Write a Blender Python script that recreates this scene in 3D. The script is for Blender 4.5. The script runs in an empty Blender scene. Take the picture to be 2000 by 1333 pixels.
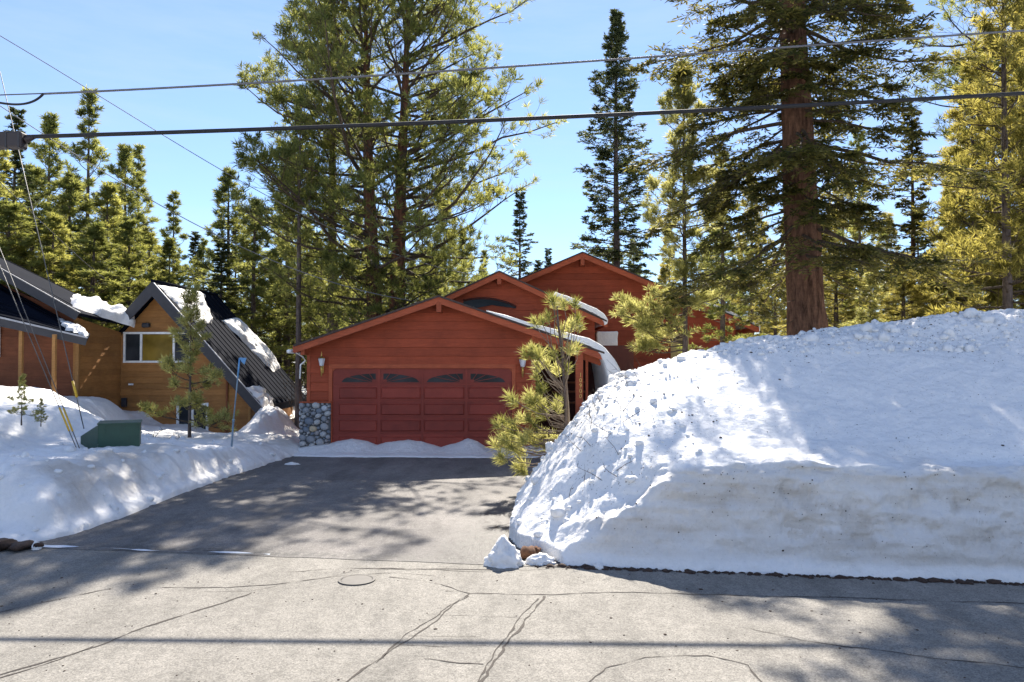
import bpy, math, random
import numpy as np
from mathutils import Vector, noise as mnoise

R = math.radians
S = bpy.context.scene
COL = S.collection

# ------------------------------------------------------------------ camera, sky, sun, exposure
CAM_Z, PITCH, FPX = 2.6, R(1.28), 1500.0
SUN_ELEV, SUN_AZ = R(43.0), R(7.0)          # azimuth measured to the right of the view axis (+Y)
cam_d = bpy.data.cameras.new("Camera")
cam = bpy.data.objects.new("Camera", cam_d)
COL.objects.link(cam)
cam.location = (0, 0, CAM_Z)
cam.rotation_euler = (R(90) + PITCH, 0, 0)
cam_d.sensor_width = 36.0
cam_d.lens = 36.0 * FPX / 2000.0
cam_d.clip_start = 0.05
cam_d.clip_end = 3000
S.camera = cam

world = bpy.data.worlds.new("World")
S.world = world
world.use_nodes = True
wn, wl = world.node_tree.nodes, world.node_tree.links
bg = wn["Background"]
sky = wn.new("ShaderNodeTexSky")
sky.sky_type = 'NISHITA'
sky.sun_disc = False
sky.sun_elevation = SUN_ELEV
sky.sun_rotation = SUN_AZ
sky.altitude = 1800
sky.air_density = 1.0
sky.dust_density = 0.0
sky.ozone_density = 5.0
# thin high cirrus over the whole dome
wtc = wn.new("ShaderNodeTexCoord")
wmap = wn.new("ShaderNodeMapping"); wmap.inputs["Scale"].default_value = (1.2, 1.2, 7.0)
wmap.inputs["Rotation"].default_value = (0.0, R(6), 0.0)
wno = wn.new("ShaderNodeTexNoise"); wno.inputs["Scale"].default_value = 2.2
wno.inputs["Detail"].default_value = 7; wno.inputs["Roughness"].default_value = 0.62
wra = wn.new("ShaderNodeMapRange")
wra.inputs[1].default_value = 0.42; wra.inputs[2].default_value = 0.85
wra.inputs[3].default_value = 0.22; wra.inputs[4].default_value = 0.55
wmx = wn.new("ShaderNodeMix"); wmx.data_type = 'RGBA'
wl.new(wtc.outputs["Generated"], wmap.inputs["Vector"]); wl.new(wmap.outputs["Vector"], wno.inputs["Vector"])
wl.new(wno.outputs["Fac"], wra.inputs[0]); wl.new(wra.outputs[0], wmx.inputs[0])
wl.new(sky.outputs["Color"], wmx.inputs[6]); wmx.inputs[7].default_value = (3.5, 4.1, 5.7, 1)
wl.new(wmx.outputs[2], bg.inputs["Color"])
bg.inputs["Strength"].default_value = 0.075

sun_d = bpy.data.lights.new("Sun", 'SUN')
sun_d.energy = 4.4
sun_d.angle = R(0.53)
sun_d.color = (1.0, 0.93, 0.82)
sun = bpy.data.objects.new("Sun", sun_d)
COL.objects.link(sun)
sun.location = (10, 60, 50)
_sd = Vector((-math.sin(SUN_AZ) * math.cos(SUN_ELEV), -math.cos(SUN_AZ) * math.cos(SUN_ELEV), -math.sin(SUN_ELEV)))
sun.rotation_euler = _sd.to_track_quat('-Z', 'Y').to_euler()

S.view_settings.view_transform = 'Standard'
S.view_settings.look = 'None'
S.view_settings.gamma = 1.0
S.view_settings.use_curve_mapping = False
S.view_settings.exposure = 1.55
S.render.engine = 'CYCLES'
S.cycles.use_denoising = True
S.cycles.max_bounces = 6
S.cycles.diffuse_bounces = 3
S.cycles.glossy_bounces = 2
S.cycles.transmission_bounces = 3
S.cycles.transparent_max_bounces = 4
S.cycles.use_adaptive_sampling = True


# ------------------------------------------------------------------ helpers
def W(px, py, Y):
    """world point seen at photo pixel (px, py) standing at distance Y"""
    a, b = (px - 1000.0) / FPX, (666.5 - py) / FPX
    c, s = math.cos(PITCH), math.sin(PITCH)
    t = Y / (c - b * s)
    return Vector((a * t, Y, CAM_Z + (s + b * c) * t))


def G(px, py, z=0.0):
    """ground point seen at a photo pixel"""
    a, b = (px - 1000.0) / FPX, (666.5 - py) / FPX
    c, s = math.cos(PITCH), math.sin(PITCH)
    t = (z - CAM_Z) / (s + b * c)
    return Vector((a * t, (c - b * s) * t, z))


def link(o, parent=None, label=None, cat=None, group=None, kind=None):
    COL.objects.link(o)
    if parent is not None:
        o.parent = parent
    if label:
        o["label"] = label
    if cat:
        o["category"] = cat
    if group:
        o["group"] = group
    if kind:
        o["kind"] = kind
    return o


def empty(name, loc=(0, 0, 0), **kw):
    o = bpy.data.objects.new(name, None)
    o.empty_display_size = 0.3
    o.location = loc
    return link(o, **kw)


def pymesh(name, verts, faces, mat=None, smooth=False):
    me = bpy.data.meshes.new(name)
    me.from_pydata([tuple(v) for v in verts], [], faces)
    me.update()
    if mat:
        me.materials.append(mat)
    if smooth:
        me.polygons.foreach_set("use_smooth", [True] * len(me.polygons))
    return me


def obj(name, me, parent=None, **kw):
    return link(bpy.data.objects.new(name, me), parent, **kw)


def npmesh(name, V, F, mat=None, smooth=False, attrs=None):
    """V (n,3) float array, F (m,k) int array with all faces of k corners (or list of such arrays)"""
    Fs = F if isinstance(F, list) else [F]
    Fs = [f for f in Fs if len(f)]
    me = bpy.data.meshes.new(name)
    V = np.asarray(V, dtype=np.float32)
    me.vertices.add(len(V))
    me.vertices.foreach_set("co", V.ravel())
    nl = sum(f.size for f in Fs); nf = sum(len(f) for f in Fs)
    me.loops.add(nl); me.polygons.add(nf)
    me.loops.foreach_set("vertex_index", np.concatenate([f.ravel() for f in Fs]).astype(np.int32))
    tot = np.concatenate([np.full(len(f), f.shape[1]) for f in Fs]).astype(np.int32)
    st = np.concatenate([[0], np.cumsum(tot)[:-1]]).astype(np.int32)
    me.polygons.foreach_set("loop_start", st)
    me.polygons.foreach_set("loop_total", tot)
    if smooth:
        me.polygons.foreach_set("use_smooth", np.ones(nf, dtype=bool))
    me.update(calc_edges=True)
    for k, a in (attrs or {}).items():
        at = me.attributes.new(k, 'FLOAT', 'POINT')
        at.data.foreach_set("value", np.asarray(a, dtype=np.float32))
    if mat:
        me.materials.append(mat)
    return me


def prism(name, poly, off, mat, parent=None, **kw):
    """polygon (3-D points) extruded by the vector off"""
    n = len(poly)
    P = [Vector(p) for p in poly]
    o = Vector(off)
    nrm = Vector((0, 0, 0))
    for i in range(n):
        nrm += P[i].cross(P[(i + 1) % n])
    if nrm.dot(o) > 0:
        P = P[::-1]
    V = P + [p + o for p in P]
    Fc = [list(range(n)), list(range(2 * n - 1, n - 1, -1))]
    for i in range(n):
        j = (i + 1) % n
        Fc.append([j, i, i + n, j + n])
    return obj(name, pymesh(name, V, Fc, mat), parent, **kw)


def box(name, c, s, mat, parent=None, rot=(0, 0, 0), bevel=0.0, **kw):
    x, y, z = s[0] / 2, s[1] / 2, s[2] / 2
    V = [(-x, -y, -z), (x, -y, -z), (x, y, -z), (-x, y, -z), (-x, -y, z), (x, -y, z), (x, y, z), (-x, y, z)]
    Fc = [[3, 2, 1, 0], [4, 5, 6, 7], [0, 1, 5, 4], [1, 2, 6, 5], [2, 3, 7, 6], [3, 0, 4, 7]]
    o = obj(name, pymesh(name, V, Fc, mat), parent, **kw)
    o.location = c
    o.rotation_euler = rot
    if bevel:
        m = o.modifiers.new("Bevel", 'BEVEL'); m.width = bevel; m.segments = 2
    return o


def beam(name, a, b, w, h, mat, parent=None, **kw):
    """rectangular bar from a to b"""
    a, b = Vector(a), Vector(b)
    o = box(name, (a + b) / 2, (w, h, (b - a).length), mat, parent, **kw)
    d = (b - a).normalized()
    o.rotation_euler = d.to_track_quat('Z', 'Y').to_euler()
    return o


def tube_arrays(pts, rad, n=6, cap=True):
    pts = np.asarray(pts, float); k = len(pts)
    rad = np.broadcast_to(np.asarray(rad, float), (k,))
    T = np.gradient(pts, axis=0)
    T /= np.linalg.norm(T, axis=1)[:, None] + 1e-9
    up = np.array([0, 0, 1.0]) if abs(T[:, 2]).mean() < 0.8 else np.array([1.0, 0, 0])
    A = np.cross(T, up); A /= np.linalg.norm(A, axis=1)[:, None] + 1e-9
    B = np.cross(T, A)
    th = np.linspace(0, 2 * np.pi, n, endpoint=False)
    V = pts[:, None, :] + rad[:, None, None] * (np.cos(th)[None, :, None] * A[:, None, :] + np.sin(th)[None, :, None] * B[:, None, :])
    V = V.reshape(-1, 3)
    i = np.arange(k - 1)[:, None] * n; j = np.arange(n)[None, :]; j2 = (j + 1) % n
    F = np.stack([i + j, i + j2, i + n + j2, i + n + j], -1).reshape(-1, 4)
    return V, F


def tube(name, pts, rad, mat, parent=None, n=8, **kw):
    V, F = tube_arrays(pts, rad, n)
    k = len(pts)
    Fc = [list(map(int, f)) for f in F] + [list(range(n))[::-1], list(range((k - 1) * n, k * n))]
    return obj(name, pymesh(name, V, Fc, mat, smooth=True), parent, **kw)


def merge(parts):
    V, F, o = [], [], 0
    for v, f in parts:
        V.append(v); F.append(f + o); o += len(v)
    return np.concatenate(V), np.concatenate(F)


# --- numpy noise
def _h(ix, iy, s):
    n = (ix.astype(np.int64) * 374761393 + iy.astype(np.int64) * 668265263 + s * 1274126177) & 0x7fffffff
    n = ((n ^ (n >> 13)) * 1274126177) & 0x7fffffff
    n = n ^ (n >> 16)
    return (n & 0xffff) / 65535.0


def vnoise(x, y, s=0):
    ix, iy = np.floor(x), np.floor(y)
    fx, fy = x - ix, y - iy
    u, v = fx * fx * fx * (fx * (fx * 6 - 15) + 10), fy * fy * fy * (fy * (fy * 6 - 15) + 10)
    a, b, c, d = _h(ix, iy, s), _h(ix + 1, iy, s), _h(ix, iy + 1, s), _h(ix + 1, iy + 1, s)
    return (a * (1 - u) + b * u) * (1 - v) + (c * (1 - u) + d * u) * v


def fbm(x, y, s=0, oct=4, gain=0.5):
    r, a, t = 0, 1.0, 0
    for o in range(oct):
        r = r + a * (vnoise(x, y, s + o * 17) * 2 - 1); t += a
        x, y, a = x * 2.03 + 11.3, y * 2.03 + 7.1, a * gain
    return r / t


def lumps(x, y, s=0):
    """rounded clods: 0 in the gaps, 1 on top"""
    ix, iy = np.floor(x), np.floor(y)
    best = np.full(np.shape(x), 9.0)
    for dx in (-1, 0, 1):
        for dy in (-1, 0, 1):
            cx, cy = ix + dx, iy + dy
            px, py = cx + _h(cx, cy, s), cy + _h(cx, cy, s + 5)
            rr = 0.55 + 0.6 * _h(cx, cy, s + 9)
            best = np.minimum(best, np.hypot(x - px, y - py) / rr)
    return np.sqrt(np.clip(1 - best * best, 0, 1))


def sstep(x, a, b):
    t = np.clip((x - a) / (b - a), 0, 1)
    return t * t * (3 - 2 * t)


# ------------------------------------------------------------------ materials
MATS = {}


class NT:
    def __init__(self, name):
        self.m = bpy.data.materials.new(name); self.m.use_nodes = True
        self.t = self.m.node_tree; self.n = self.t.nodes; self.l = self.t.links
        self.b = self.n["Principled BSDF"]
        self.out = self.n["Material Output"]
        MATS[name] = self.m

    def node(self, typ, **kw):
        nd = self.n.new(typ)
        for k, v in kw.items():
            if k.startswith("i_"):
                nd.inputs[k[2:].replace("_", " ")].default_value = v
            else:
                setattr(nd, k, v)
        return nd

    def coords(self, kind="Object", scale=(1, 1, 1)):
        tc = self.node("ShaderNodeTexCoord"); mp = self.node("ShaderNodeMapping")
        mp.inputs["Scale"].default_value = scale
        self.l.new(tc.outputs[kind], mp.inputs["Vector"])
        return mp.outputs["Vector"]

    def noise(self, vec, scale, detail=4, rough=0.55):
        n = self.node("ShaderNodeTexNoise", i_Scale=scale, i_Detail=detail, i_Roughness=rough)
        self.l.new(vec, n.inputs["Vector"])
        return n.outputs["Fac"]

    def ramp(self, fac, stops):
        r = self.node("ShaderNodeValToRGB")
        e = r.color_ramp.elements
        while len(e) < len(stops):
            e.new(0.5)
        for k, (p, c) in enumerate(stops):
            e[k].position = p
            e[k].color = (c, c, c, 1) if not isinstance(c, tuple) else (*c, 1)
        self.l.new(fac, r.inputs[0])
        return r.outputs[0]

    def mix(self, fac, a, b, blend='MIX'):
        m = self.node("ShaderNodeMix", data_type='RGBA', blend_type=blend)
        for sock, v in ((m.inputs[0], fac), (m.inputs[6], a), (m.inputs[7], b)):
            if isinstance(v, (int, float)):
                sock.default_value = v
            elif isinstance(v, tuple):
                sock.default_value = (*v, 1)
            else:
                self.l.new(v, sock)
        return m.outputs[2]

    def math(self, op, a, b=0.0):
        m = self.node("ShaderNodeMath", operation=op)
        for sock, v in ((m.inputs[0], a), (m.inputs[1], b)):
            if isinstance(v, (int, float)):
                sock.default_value = v
            else:
                self.l.new(v, sock)
        return m.outputs[0]

    def attr(self, name):
        a = self.node("ShaderNodeAttribute"); a.attribute_name = name
        return a.outputs["Fac"]

    def orand(self):
        return self.node("ShaderNodeObjectInfo").outputs["Random"]

    def bump(self, h, strength=0.3, dist=0.02, prev=None):
        b = self.node("ShaderNodeBump", i_Strength=strength, i_Distance=dist)
        self.l.new(h, b.inputs["Height"])
        if prev is not None:
            self.l.new(prev, b.inputs["Normal"])
        return b.outputs["Normal"]

    def set(self, color=None, rough=None, normal=None, metal=None, spec=None):
        for key, v in (("Base Color", color), ("Roughness", rough), ("Normal", normal), ("Metallic", metal), ("Specular IOR Level", spec)):
            if v is None:
                continue
            s = self.b.inputs[key]
            if isinstance(v, (int, float)):
                s.default_value = v
            elif isinstance(v, tuple):
                s.default_value = (*v, 1)
            else:
                self.l.new(v, s)
        return self.m


def mk_snow():
    t = NT("snow")
    v = t.coords("Object")
    g1 = t.noise(v, 9, 6, 0.65); g2 = t.noise(v, 60, 3, 0.6)
    dirtm = t.attr("dirt")
    sp = t.ramp(t.noise(v, 24, 5, 0.75), [(0.60, 0.0), (0.74, 1.0)])
    fac = t.math('MULTIPLY', dirtm, t.math('ADD', 0.60, t.math('MULTIPLY', sp, 1.0)))
    vs = t.coords("Object", (0.7, 0.7, 5.0))
    band = t.ramp(t.noise(vs, 2.0, 5, 0.6), [(0.34, 0.62), (0.62, 1.0)])
    fac = t.math('MINIMUM', t.math('MULTIPLY', fac, band), 0.92)
    base = t.mix(t.ramp(g1, [(0.3, 0.0), (0.7, 1.0)]), (0.75, 0.737, 0.718), (0.83, 0.812, 0.79))
    col = t.mix(fac, base, (0.34, 0.27, 0.19))
    # scattered needles and bark litter, darker specks
    lit = t.attr("litter")
    sp2 = t.ramp(t.noise(v, 34, 2, 0.5), [(0.66, 0.0), (0.70, 1.0)])
    col = t.mix(t.math('MULTIPLY', lit, sp2), col, (0.13, 0.10, 0.07))
    nrm = t.bump(g1, 0.6, 0.06)
    nrm = t.bump(g2, 0.35, 0.012, nrm)
    t.b.inputs["Subsurface Weight"].default_value = 0.0
    return t.set(col, 0.62, nrm, spec=0.25)


def mk_asphalt(name, lo, hi, wet=False):
    t = NT(name)
    v = t.coords("Object")
    big = t.noise(v, 0.55, 5, 0.6)
    fine = t.noise(v, 55, 3, 0.8)
    grit = t.node("ShaderNodeTexVoronoi", i_Scale=85.0)
    t.l.new(v, grit.inputs["Vector"])
    g = grit.outputs["Color"]
    col = t.mix(t.ramp(big, [(0.3, 0.0), (0.72, 1.0)]), lo, hi)
    spk = t.ramp(g, [(0.15, 0.55), (0.55, 1.0), (0.9, 1.35)])
    col = t.mix(0.75, col, spk, 'MULTIPLY')
    st = t.ramp(t.noise(t.coords("Object", (1.0, 0.35, 1)), 1.6, 6, 0.7), [(0.44, 1.12), (0.70, 0.62)])
    col = t.mix(0.9 if wet else 0.75, col, st, 'MULTIPLY')
    mot = t.ramp(t.noise(v, 7.0, 6, 0.75), [(0.30, 0.74), (0.5, 1.0), (0.72, 1.16)])
    col = t.mix(0.9, col, mot, 'MULTIPLY')
    pit = t.ramp(t.noise(v, 26.0, 3, 0.7), [(0.30, 0.62), (0.44, 1.0)])
    col = t.mix(0.7, col, pit, 'MULTIPLY')
    rough = 0.88
    nrm = t.bump(fine, 0.5, 0.014)
    nrm = t.bump(t.noise(v, 16, 4, 0.7), 0.35, 0.02, nrm)
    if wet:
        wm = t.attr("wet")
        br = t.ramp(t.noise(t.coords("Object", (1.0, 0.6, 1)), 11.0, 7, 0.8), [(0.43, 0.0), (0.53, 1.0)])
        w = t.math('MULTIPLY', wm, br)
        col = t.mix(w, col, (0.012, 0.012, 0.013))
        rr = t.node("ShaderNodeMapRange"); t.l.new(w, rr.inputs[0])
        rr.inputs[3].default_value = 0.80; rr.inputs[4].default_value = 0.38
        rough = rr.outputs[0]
    return t.set(col, rough, nrm, spec=0.22 if wet else 0.35)


def mk_paint(name, c, rough=0.75, var=0.25, grain=(1.2, 1.2, 14), bump=0.25):
    t = NT(name)
    v = t.coords("Object", grain)
    n = t.noise(v, 3.0, 6, 0.65)
    d = tuple(x * (1 - var) for x in c)
    u = tuple(min(1, x * (1 + var * 0.7)) for x in c)
    col = t.mix(t.ramp(n, [(0.28, 0.0), (0.75, 1.0)]), d, u)
    orr = t.ramp(t.orand(), [(0.0, 0.86), (1.0, 1.12)])
    col = t.mix(1.0, col, orr, 'MULTIPLY')
    wear = t.ramp(t.noise(t.coords("Object"), 1.3, 5, 0.7), [(0.40, 1.08), (0.75, 0.68)])
    col = t.mix(0.9, col, wear, 'MULTIPLY')
    return t.set(col, rough, t.bump(n, bump, 0.008), spec=0.3)


def mk_plain(name, c, rough=0.6, metal=0.0, var=0.15, scale=8.0):
    t = NT(name)
    n = t.noise(t.coords("Object"), scale, 5, 0.6)
    col = t.mix(t.ramp(n, [(0.3, 0.0), (0.7, 1.0)]), tuple(x * (1 - var) for x in c), tuple(min(1, x * (1 + var)) for x in c))
    return t.set(col, rough, t.bump(n, 0.12, 0.004), metal)


def mk_bark(name, c0, c1, sc=(7, 7, 1.6)):
    t = NT(name)
    v = t.coords("Object", sc)
    n = t.noise(v, 1.6, 8, 0.7)
    n2 = t.noise(t.coords("Object", (2.5, 2.5, 9)), 2.0, 4, 0.6)
    col = t.mix(t.ramp(n, [(0.35, 0.0), (0.66, 1.0)]), c0, c1)
    col = t.mix(0.5, col, t.ramp(n2, [(0.3, 0.6), (0.7, 1.15)]), 'MULTIPLY')
    return t.set(col, 0.9, t.bump(n, 0.9, 0.05), spec=0.15)


def mk_needle(name, dark, light, trans=0.42, tcol=None):
    t = NT(name)
    a = t.attr("tint")
    col = t.mix(a, dark, light)
    orr = t.ramp(t.orand(), [(0.0, 0.8), (1.0, 1.15)])
    col = t.mix(1.0, col, orr, 'MULTIPLY')
    t.set(col, 0.6, spec=0.22)
    tr = t.node("ShaderNodeBsdfTranslucent")
    tc = t.mix(a, tcol[0] if tcol else dark, tcol[1] if tcol else light)
    t.l.new(tc, tr.inputs["Color"])
    ms = t.node("ShaderNodeMixShader"); ms.inputs[0].default_value = trans
    t.l.new(t.b.outputs[0], ms.inputs[1]); t.l.new(tr.outputs[0], ms.inputs[2])
    t.l.new(ms.outputs[0], t.out.inputs["Surface"])
    return t.m


def mk_glass(name, c=(0.02, 0.022, 0.025)):
    t = NT(name)
    n = t.noise(t.coords("Object"), 1.5, 3, 0.5)
    col = t.mix(t.ramp(n, [(0.35, 0.0), (0.65, 1.0)]), c, tuple(x * 2.2 for x in c))
    return t.set(col, 0.12, t.bump(n, 0.05, 0.01), spec=0.06)


M_snow = mk_snow()
M_road = mk_asphalt("road_asphalt", (0.195, 0.182, 0.160), (0.245, 0.228, 0.202))
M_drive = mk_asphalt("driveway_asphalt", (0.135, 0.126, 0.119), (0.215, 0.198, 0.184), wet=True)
M_crack = mk_plain("crack_filler", (0.045, 0.036, 0.03), 0.9, 0, 0.3, 30)
M_dirt = mk_plain("gutter_dirt", (0.045, 0.026, 0.018), 0.95, 0, 0.5, 25)
M_red = mk_paint("red_stain_siding", (0.340, 0.066, 0.027))
M_redd = mk_paint("red_door_paint", (0.255, 0.041, 0.025), 0.55, 0.12)
M_trim = mk_paint("red_orange_trim", (0.40, 0.090, 0.037), 0.7)
M_brown = mk_paint("honey_brown_siding", (0.36, 0.165, 0.050))
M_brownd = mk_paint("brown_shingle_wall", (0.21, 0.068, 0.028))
M_post = mk_paint("honey_post", (0.34, 0.17, 0.055))
M_shing = mk_plain("roof_shingle", (0.060, 0.040, 0.034), 0.9, 0, 0.3, 20)
M_metal = mk_plain("dark_metal_roof", (0.007, 0.009, 0.016), 0.8, 0.0, 0.2, 3); M_metal.node_tree.nodes["Principled BSDF"].inputs["Specular IOR Level"].default_value = 0.02
M_fascia = mk_plain("dark_fascia", (0.028, 0.028, 0.034), 0.6, 0, 0.2, 6)
M_white = mk_plain("white_frame", (0.78, 0.78, 0.76), 0.5)
M_glass = mk_glass("window_glass")
M_gold = mk_glass("gold_reflection_glass", (0.13, 0.085, 0.016))  # golden reflection put into the pane's base colour
M_tan = mk_plain("tan_door", (0.42, 0.30, 0.10), 0.6)
M_green = mk_plain("green_box_paint", (0.018, 0.062, 0.036), 0.45, 0, 0.2, 5)
M_wire = mk_plain("black_cable", (0.010, 0.010, 0.012), 0.7)
M_steel = mk_plain("bare_aluminium_cable", (0.13, 0.13, 0.14), 0.6, 0.2)
M_guy = mk_plain("guy_wire_steel", (0.10, 0.095, 0.09), 0.5, 0.5)
M_yel = mk_plain("yellow_plastic", (0.62, 0.37, 0.02), 0.5)
M_brass = mk_plain("brass", (0.55, 0.36, 0.10), 0.35, 0.7)
M_lglass = mk_plain("lantern_glass", (0.55, 0.56, 0.58), 0.12)
M_case = mk_plain("splice_case_plastic", (0.030, 0.022, 0.022), 0.6)
M_num = mk_plain("brass_numerals", (0.62, 0.40, 0.10), 0.4, 0.2)
M_pole = mk_plain("grey_blue_pole", (0.17, 0.24, 0.30), 0.5)
M_blue = mk_plain("blue_plastic", (0.10, 0.27, 0.50), 0.5)
M_iron = mk_plain("cast_iron", (0.085, 0.078, 0.072), 0.7, 0.2)
M_mortar = mk_plain("mortar", (0.10, 0.10, 0.10), 0.95)
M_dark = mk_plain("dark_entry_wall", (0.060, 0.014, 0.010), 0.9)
M_bark = mk_bark("fir_bark", (0.042, 0.021, 0.013), (0.200, 0.105, 0.066))
M_barkr = mk_bark("pine_bark", (0.060, 0.026, 0.016), (0.235, 0.110, 0.066))
M_barkg = mk_bark("grey_bark", (0.060, 0.045, 0.038), (0.185, 0.145, 0.125))
M_twig = mk_bark("twig_bark", (0.050, 0.036, 0.026), (0.120, 0.090, 0.065))
M_twigl = mk_bark("pale_twig_bark", (0.14, 0.10, 0.075), (0.30, 0.235, 0.18))
M_npine = mk_needle("pine_needles", (0.030, 0.046, 0.012), (0.175, 0.190, 0.060), 0.56, ((0.085, 0.105, 0.018), (0.56, 0.55, 0.14)))
M_nmid = mk_needle("sunny_pine_needles", (0.050, 0.062, 0.014), (0.23, 0.23, 0.070), 0.6, ((0.14, 0.15, 0.02), (0.66, 0.62, 0.16)))
M_nfir = mk_needle("fir_needles", (0.020, 0.030, 0.009), (0.125, 0.115, 0.032), 0.48, ((0.05, 0.06, 0.01), (0.30, 0.26, 0.06)))
M_nyel = mk_needle("golden_pine_needles", (0.060, 0.064, 0.012), (0.25, 0.215, 0.050), 0.6, ((0.17, 0.155, 0.025), (0.66, 0.56, 0.14)))
M_nblue = mk_needle("dark_fir_needles", (0.016, 0.030, 0.014), (0.095, 0.110, 0.045), 0.42, ((0.04, 0.055, 0.018), (0.20, 0.22, 0.07)))
M_nlight = mk_needle("young_pine_needles", (0.120, 0.130, 0.036), (0.40, 0.38, 0.15), 0.55, ((0.25, 0.25, 0.05), (0.75, 0.70, 0.25)))
STONES = [mk_plain("stone_%d" % i, c, 0.75, 0, 0.3, 14) for i, c in enumerate(
    [(0.24, 0.25, 0.265), (0.33, 0.33, 0.335), (0.16, 0.185, 0.22), (0.42, 0.415, 0.40), (0.48, 0.38, 0.25), (0.30, 0.275, 0.265), (0.50, 0.51, 0.53)])]

# ------------------------------------------------------------------ terrain
YB = lambda x: 9.74 - 0.14 * x                       # far edge of the road


def XR(y):   # right edge of the driveway
    return np.interp(y, [9.0, 9.9, 10.6, 11.2, 13, 15, 17, 19, 22], [0.55, 0.28, -0.22, -0.34, -0.18, 0.15, 0.55, 0.95, 1.4])


def XL(y):   # left edge of the driveway
    return np.interp(y, [9.5, 10.7, 11.4, 12.6, 15, 18, 20, 21.3], [-7.6, -6.75, -6.45, -6.32, -6.30, -6.05, -5.8, -5.7])


_ctl = [(215, 896, 14.9), (265, 894, 15.1), (180, 888, 14.9), (245, 880, 14.2), (300, 885, 14.6), (100, 905, 12.4), (110, 882, 14.0), (205, 897, 13.6), (60, 800, 17), (0, 758, 20), (152, 776, 23.3), (240, 802, 26),
        (330, 834, 25.5), (450, 852, 25.5), (490, 858, 25.5), (235, 893, 15.0), (290, 876, 15.6), (120, 862, 16.2), (370, 858, 21), (410, 878, 17.5),
        (450, 880, 18.5), (545, 862, 21), (590, 872, 21), (300, 842, 23), (-60, 770, 18), (-80, 740, 24), (-150, 800, 14), (600, 860, 25), (600, 850, 30)]
_cp = np.array([list(W(*c)) for c in _ctl])


def yard(x, y):
    d2 = (x[..., None] - _cp[:, 0]) ** 2 + ((y[..., None] - _cp[:, 1]) * 0.8) ** 2
    w = 1.0 / (d2 + 0.15) ** 1.9
    return (w * _cp[:, 2]).sum(-1) / w.sum(-1)


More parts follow.
